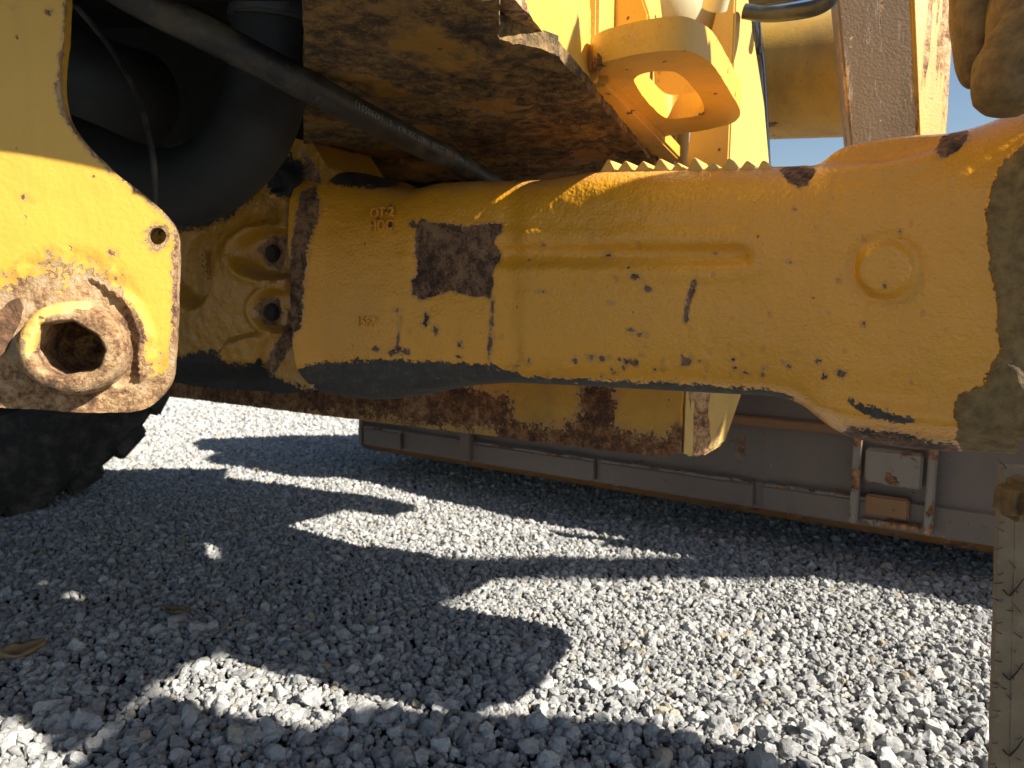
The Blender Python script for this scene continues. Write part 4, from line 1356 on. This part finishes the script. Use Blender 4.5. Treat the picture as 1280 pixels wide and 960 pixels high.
# ground sheet: fine near, coarse to the horizon
xs = np.concatenate([[-900, -250, -80, -30, -12, -6], np.arange(-4, 4.01, 0.06), [6, 12, 30, 80, 250, 900]])
ys = np.concatenate([[-900, -250, -80, -30, -10, -4], np.arange(-1.5, 8.01, 0.06), [10, 14, 30, 80, 250, 900]])
gv = []
for yy in ys:
    for xx in xs:
        near = abs(xx) < 5 and -2 < yy < 9
        gv.append((xx, yy, (gz(xx, yy) if near else 0.0) - 0.012))
nx = len(xs)
gf = [(j * nx + i, j * nx + i + 1, (j + 1) * nx + i + 1, (j + 1) * nx + i) for j in range(len(ys) - 1) for i in range(nx - 1)]
ground = mk('ground', gv, gf, M['ground'])
ground["kind"] = "structure"
ground["label"] = "grey crushed stone yard the machine stands on"

def stone_mesh(name, seed, sub=3, flat=0.75):
    bm = bmesh.new()
    bmesh.ops.create_icosphere(bm, subdivisions=sub, radius=1.0)
    r = random.Random(seed)
    sx, sy, sz = r.uniform(0.85, 1.2), r.uniform(0.75, 1.05), r.uniform(0.6, 0.9) * flat / 0.75
    cuts = []
    for _ in range(11):
        d = Vector((r.gauss(0, 1), r.gauss(0, 1), r.gauss(0, 1))).normalized()
        cuts.append((d, r.uniform(0.50, 0.82)))
    off = Vector((seed * 3.1, seed * 1.7, seed * 0.9))
    for v in bm.verts:
        p = v.co.copy()
        for d, h in cuts:
            q = p.dot(d)
            if q > h:
                p = p - d * (q - h) * 0.92
        n_ = p.normalized()
        p = p + n_ * (0.20 * mnoise.noise(p * 1.5 + off) + 0.15 * mnoise.noise(p * 3.3 + off) + (0.10 * mnoise.noise(p * 7.0 + off) if sub > 2 else 0))
        v.co = Vector((p.x * sx, p.y * sy, p.z * sz))
    me = bpy.data.meshes.new(name)
    for f in bm.faces:
        f.smooth = False if sub < 3 else True
    bm.to_mesh(me)
    bm.free()
    if sub >= 3:
        sharp_by_angle(me, 22)
    me.materials.append(M['stone'])
    return me
stones_hi = [stone_mesh('stone_near', 10 + i, 4 if i < 0 else 3) for i in range(14)]
stones_lo = [stone_mesh('stone_chip', 50 + i, 3) for i in range(10)]

# positions: jittered grid, coarser stones near the camera
pts = []
def band(y0, y1, size, xf, keep=1.0, lift=0.0):
    yy = y0
    while yy < y1:
        x0, x1 = xf(yy)
        xx = x0 + rng.uniform(0, size)
        while xx < x1:
            if rng.random() < keep:
                a = xx + rng.uniform(-0.42, 0.42) * size
                b = yy + rng.uniform(-0.42, 0.42) * size
                s_ = size * 0.5 * float(np.clip(rng.lognormal(0.0, 0.27), 0.5, 1.9))
                pts.append((a, b, s_, lift))
            xx += size * 0.93
        yy += size * 0.86
def fx(y):
    return (-0.85 * y - 0.30, 0.80 * y + 0.30)
def fx_far(y):
    return (-0.9 * y - 0.4, -0.02 * y + 0.4)
band(0.66, 1.10, 0.0118, fx)
band(0.62, 1.02, 0.0235, fx, 0.42, 0.003)
band(0.92, 1.30, 0.0170, fx, 0.28, 0.002)
band(1.10, 1.6, 0.0104, fx)
band(1.25, 1.9, 0.0145, fx, 0.16, 0.002)
band(1.6, 2.2, 0.0110, fx)
band(2.2, 3.0, 0.0130, fx)
band(3.0, 6.2, 0.017, fx_far)
arr = np.array(pts)
A3 = np.stack([arr[:, 0], arr[:, 1], np.zeros(len(arr))], 1)
spx, spy = proj(A3)
app = arr[:, 2] * 2 * FPX / arr[:, 1]
inview = (spx > 2) & (spx < 1236) & (spy > 560) & (spy < 958)
order = np.argsort(-(app * inview))
near_idx = set(int(i) for i in order[:290])
for i in order[:290]:
    x, y, s_, lift = arr[i]
    me = stones_hi[int(rng.integers(len(stones_hi)))]
    o = bpy.data.objects.new('stone', me)
    COL.objects.link(o)
    o.parent = ground
    o.location = (x, y, gz(x, y) + lift + s_ * 0.10)
    o.rotation_euler = (rng.uniform(-0.5, 0.5), rng.uniform(-0.5, 0.5), rng.uniform(0, 6.28))
    o.scale = (s_ * 1.12,) * 3
    o["_local"] = 1
rest = np.array([i for i in range(len(arr)) if i not in near_idx])
me = bpy.data.meshes.new('gravel')
pv = [(arr[i, 0], arr[i, 1], gz(arr[i, 0], arr[i, 1]) + arr[i, 3] + arr[i, 2] * rng.uniform(-0.35, 0.25)) for i in rest]
me.from_pydata(pv, [], [])
def addattr(n, t, data, key):
    a = me.attributes.new(n, t, 'POINT')
    a.data.foreach_set(key, np.asarray(data).ravel())
addattr('scl', 'FLOAT', (arr[rest, 2] * 1.15).astype(np.float32), 'value')
rot = np.stack([rng.uniform(-0.7, 0.7, len(rest)), rng.uniform(-0.7, 0.7, len(rest)), rng.uniform(0, 6.28, len(rest))], 1).astype(np.float32)
addattr('rot', 'FLOAT_VECTOR', rot, 'vector')
addattr('idx', 'INT', rng.integers(0, len(stones_lo), len(rest)).astype(np.int32), 'value')
me.materials.append(M['stone'])
gravel = bpy.data.objects.new('gravel', me)
COL.objects.link(gravel)
gravel["kind"] = "stuff"
gravel["label"] = "loose grey angular gravel spread over the yard"
pc = bpy.data.collections.new('stone_kinds')
for i, m2 in enumerate(stones_lo):
    pc.objects.link(bpy.data.objects.new('stone_kind', m2))
ng = bpy.data.node_groups.new('scatter_stones', 'GeometryNodeTree')
ng.interface.new_socket('Geometry', in_out='INPUT', socket_type='NodeSocketGeometry')
ng.interface.new_socket('Geometry', in_out='OUTPUT', socket_type='NodeSocketGeometry')
gi, go = ng.nodes.new('NodeGroupInput'), ng.nodes.new('NodeGroupOutput')
ci = ng.nodes.new('GeometryNodeCollectionInfo')
ci.inputs['Collection'].default_value = pc
ci.inputs['Separate Children'].default_value = True
ci.inputs['Reset Children'].default_value = True
ip = ng.nodes.new('GeometryNodeInstanceOnPoints')
ip.inputs['Pick Instance'].default_value = True
def na(n, t):
    o = ng.nodes.new('GeometryNodeInputNamedAttribute')
    o.data_type = t
    o.inputs['Name'].default_value = n
    return [q for q in o.outputs if q.enabled and q.name == 'Attribute'][0]
ng.links.new(gi.outputs[0], ip.inputs['Points'])
ng.links.new(ci.outputs[0], ip.inputs['Instance'])
ng.links.new(na('idx', 'INT'), ip.inputs['Instance Index'])
ng.links.new(na('rot', 'FLOAT_VECTOR'), ip.inputs['Rotation'])
ng.links.new(na('scl', 'FLOAT'), ip.inputs['Scale'])
ng.links.new(ip.outputs[0], go.inputs[0])
md = gravel.modifiers.new('scatter', 'NODES')
md.node_group = ng

# dry litter lying on the stones
def litter(nm, px, py, L, W, yaw, label, cat, curl=0.006, th=0.0015, seed=1):
    c = onz(px, py, 0.0)
    c.z = gz(c.x, c.y) + 0.013
    e1 = Vector((math.cos(yaw), math.sin(yaw), 0.08))
    e2 = Vector((-math.sin(yaw), math.cos(yaw), 0.25))
    nu, nv = 22, 9
    vs, fs = [], []
    for side in (0, 1):
        for i in range(nu + 1):
            u = -1 + 2 * i / nu
            for j in range(nv + 1):
                v = -1 + 2 * j / nv
                hw = W * (1 - abs(u) ** 2.4) * (1 + 0.35 * mnoise.noise(Vector((u * 3, seed, v)))) + 0.0008
                p = c + e1 * (u * L) + e2 * (v * hw)
                p.z += curl * (v * v + 0.6 * u * u) + 0.004 * mnoise.noise(Vector((u * 2.5, v * 1.5, seed * 3.3))) - side * th
                vs.append(p)
    k = nv + 1
    o_ = (nu + 1) * k
    for i in range(nu):
        for j in range(nv):
            a = i * k + j
            fs += [(a, a + 1, a + k + 1, a + k), (o_ + a, o_ + a + k, o_ + a + k + 1, o_ + a + 1)]
    for i in range(nu):
        fs += [(i * k, (i + 1) * k, o_ + (i + 1) * k, o_ + i * k), (i * k + nv, o_ + i * k + nv, o_ + (i + 1) * k + nv, (i + 1) * k + nv)]
    o = mk(nm, vs, fs, M['leaf'], None, True)
    tag(o, label, cat)
litter('dry_leaf', 222, 776, 0.030, 0.0085, -0.35, "small curled tan dry leaf on shaded gravel left of centre", 'leaf', seed=1)
litter('bark_piece', 28, 828, 0.034, 0.014, 0.5, "torn tan piece of bark on the gravel at the far left", 'bark', curl=0.010, th=0.005, seed=6)

# ================================================================== unseen sheets added overhead and to the right to shade yard and machine
def sheet(nm, poly, z, th=0.02):
    return from_bm(nm, prism([Vector((a, b, z)) for a, b in poly], UP * th, 0.004), M['frame'] if nm != 'shade_sheet_plate' else M['black'], body)
def shade_pt(px, py, z):                 # where the sun ray through a point of the steel plate crosses height z
    q = onpl(px, py, P0, PN)
    q = q + SUN * ((z - q.z) / SUN.z)
    return (q.x, q.y)
ZBP = 0.90
bps = [shade_pt(a, b, ZBP) for a, b in ((-90, 182), (0, 195), (60, 204), (110, 214), (250, 250))]
def on_plate(px, z):
    q = onpl(px, 100, P0, PN)
    return (q.x + PN.x * 0.004, q.y + PN.y * 0.004)
sheet('shade_sheet_plate', bps + [(-0.06, 0.80), (-0.37, 0.80), on_plate(100, ZBP), on_plate(-90, ZBP)], ZBP)  # unseen sheet added to shade the plate top and the hose
def cast(nm, poly, z):                     # an added unseen sheet at height z, cut to shade a patch of ground
    r = []
    for a, b in poly:
        g = onz(a, b, 0.0)
        g = g + SUN * (z / SUN.z)
        r.append((g.x, g.y))
    sheet(nm, r, z)
cast('shade_sheet_left', [(-70, 800), (70, 796), (208, 798), (214, 818), (205, 850), (150, 900), (90, 950), (40, 905), (-70, 890)], 1.22)  # added sun blocker for the left foreground gravel
cast('shade_sheet_mid', [(268, 672), (420, 700), (420, 728), (330, 722), (280, 705)], 1.24)  # added sun blocker for a patch left of centre
cast('shade_sheet_front', [(205, 872), (300, 900), (400, 920), (465, 893), (560, 897), (800, 912), (1000, 962), (1240, 1050), (1240, 1150), (60, 1150), (80, 985), (150, 915)], 1.20)  # added sheet, outlined to throw the shadow strip nearest the camera
cast('shade_sheet_far_left', [(-60, 750), (62, 755), (62, 802), (-60, 820)], 1.24)  # first of two added blockers over the far left gravel
cast('shade_sheet_far_left', [(58, 752), (206, 766), (208, 796), (58, 802)], 1.24)  # second added blocker, beside the first
sheet('shade_sheet_axle', [(0.86, 0.50), (0.86, 0.66), (1.3, 0.66), (1.25, 0.54), (1.12, 0.45), (1.02, 0.40)], 1.26)  # unseen sheet added to keep sun off the axle's right top
cast('shade_sheet_centre', [(318, 708), (440, 716), (600, 726), (585, 745), (560, 757), (318, 748)], 1.98)  # added high sheet that closes a lit stripe between two shadows
from_bm('shade_bar', prism([Vector((1.95, 0.42, 2.0)), Vector((3.3, 0.42, 2.0)), Vector((3.3, 0.55, 2.0)), Vector((1.95, 0.53, 2.0))], UP * 0.03, 0.004), M['black'], body)  # floating bar added to cast the long thin shadow band


fix_parents()
print("stones", len(arr))
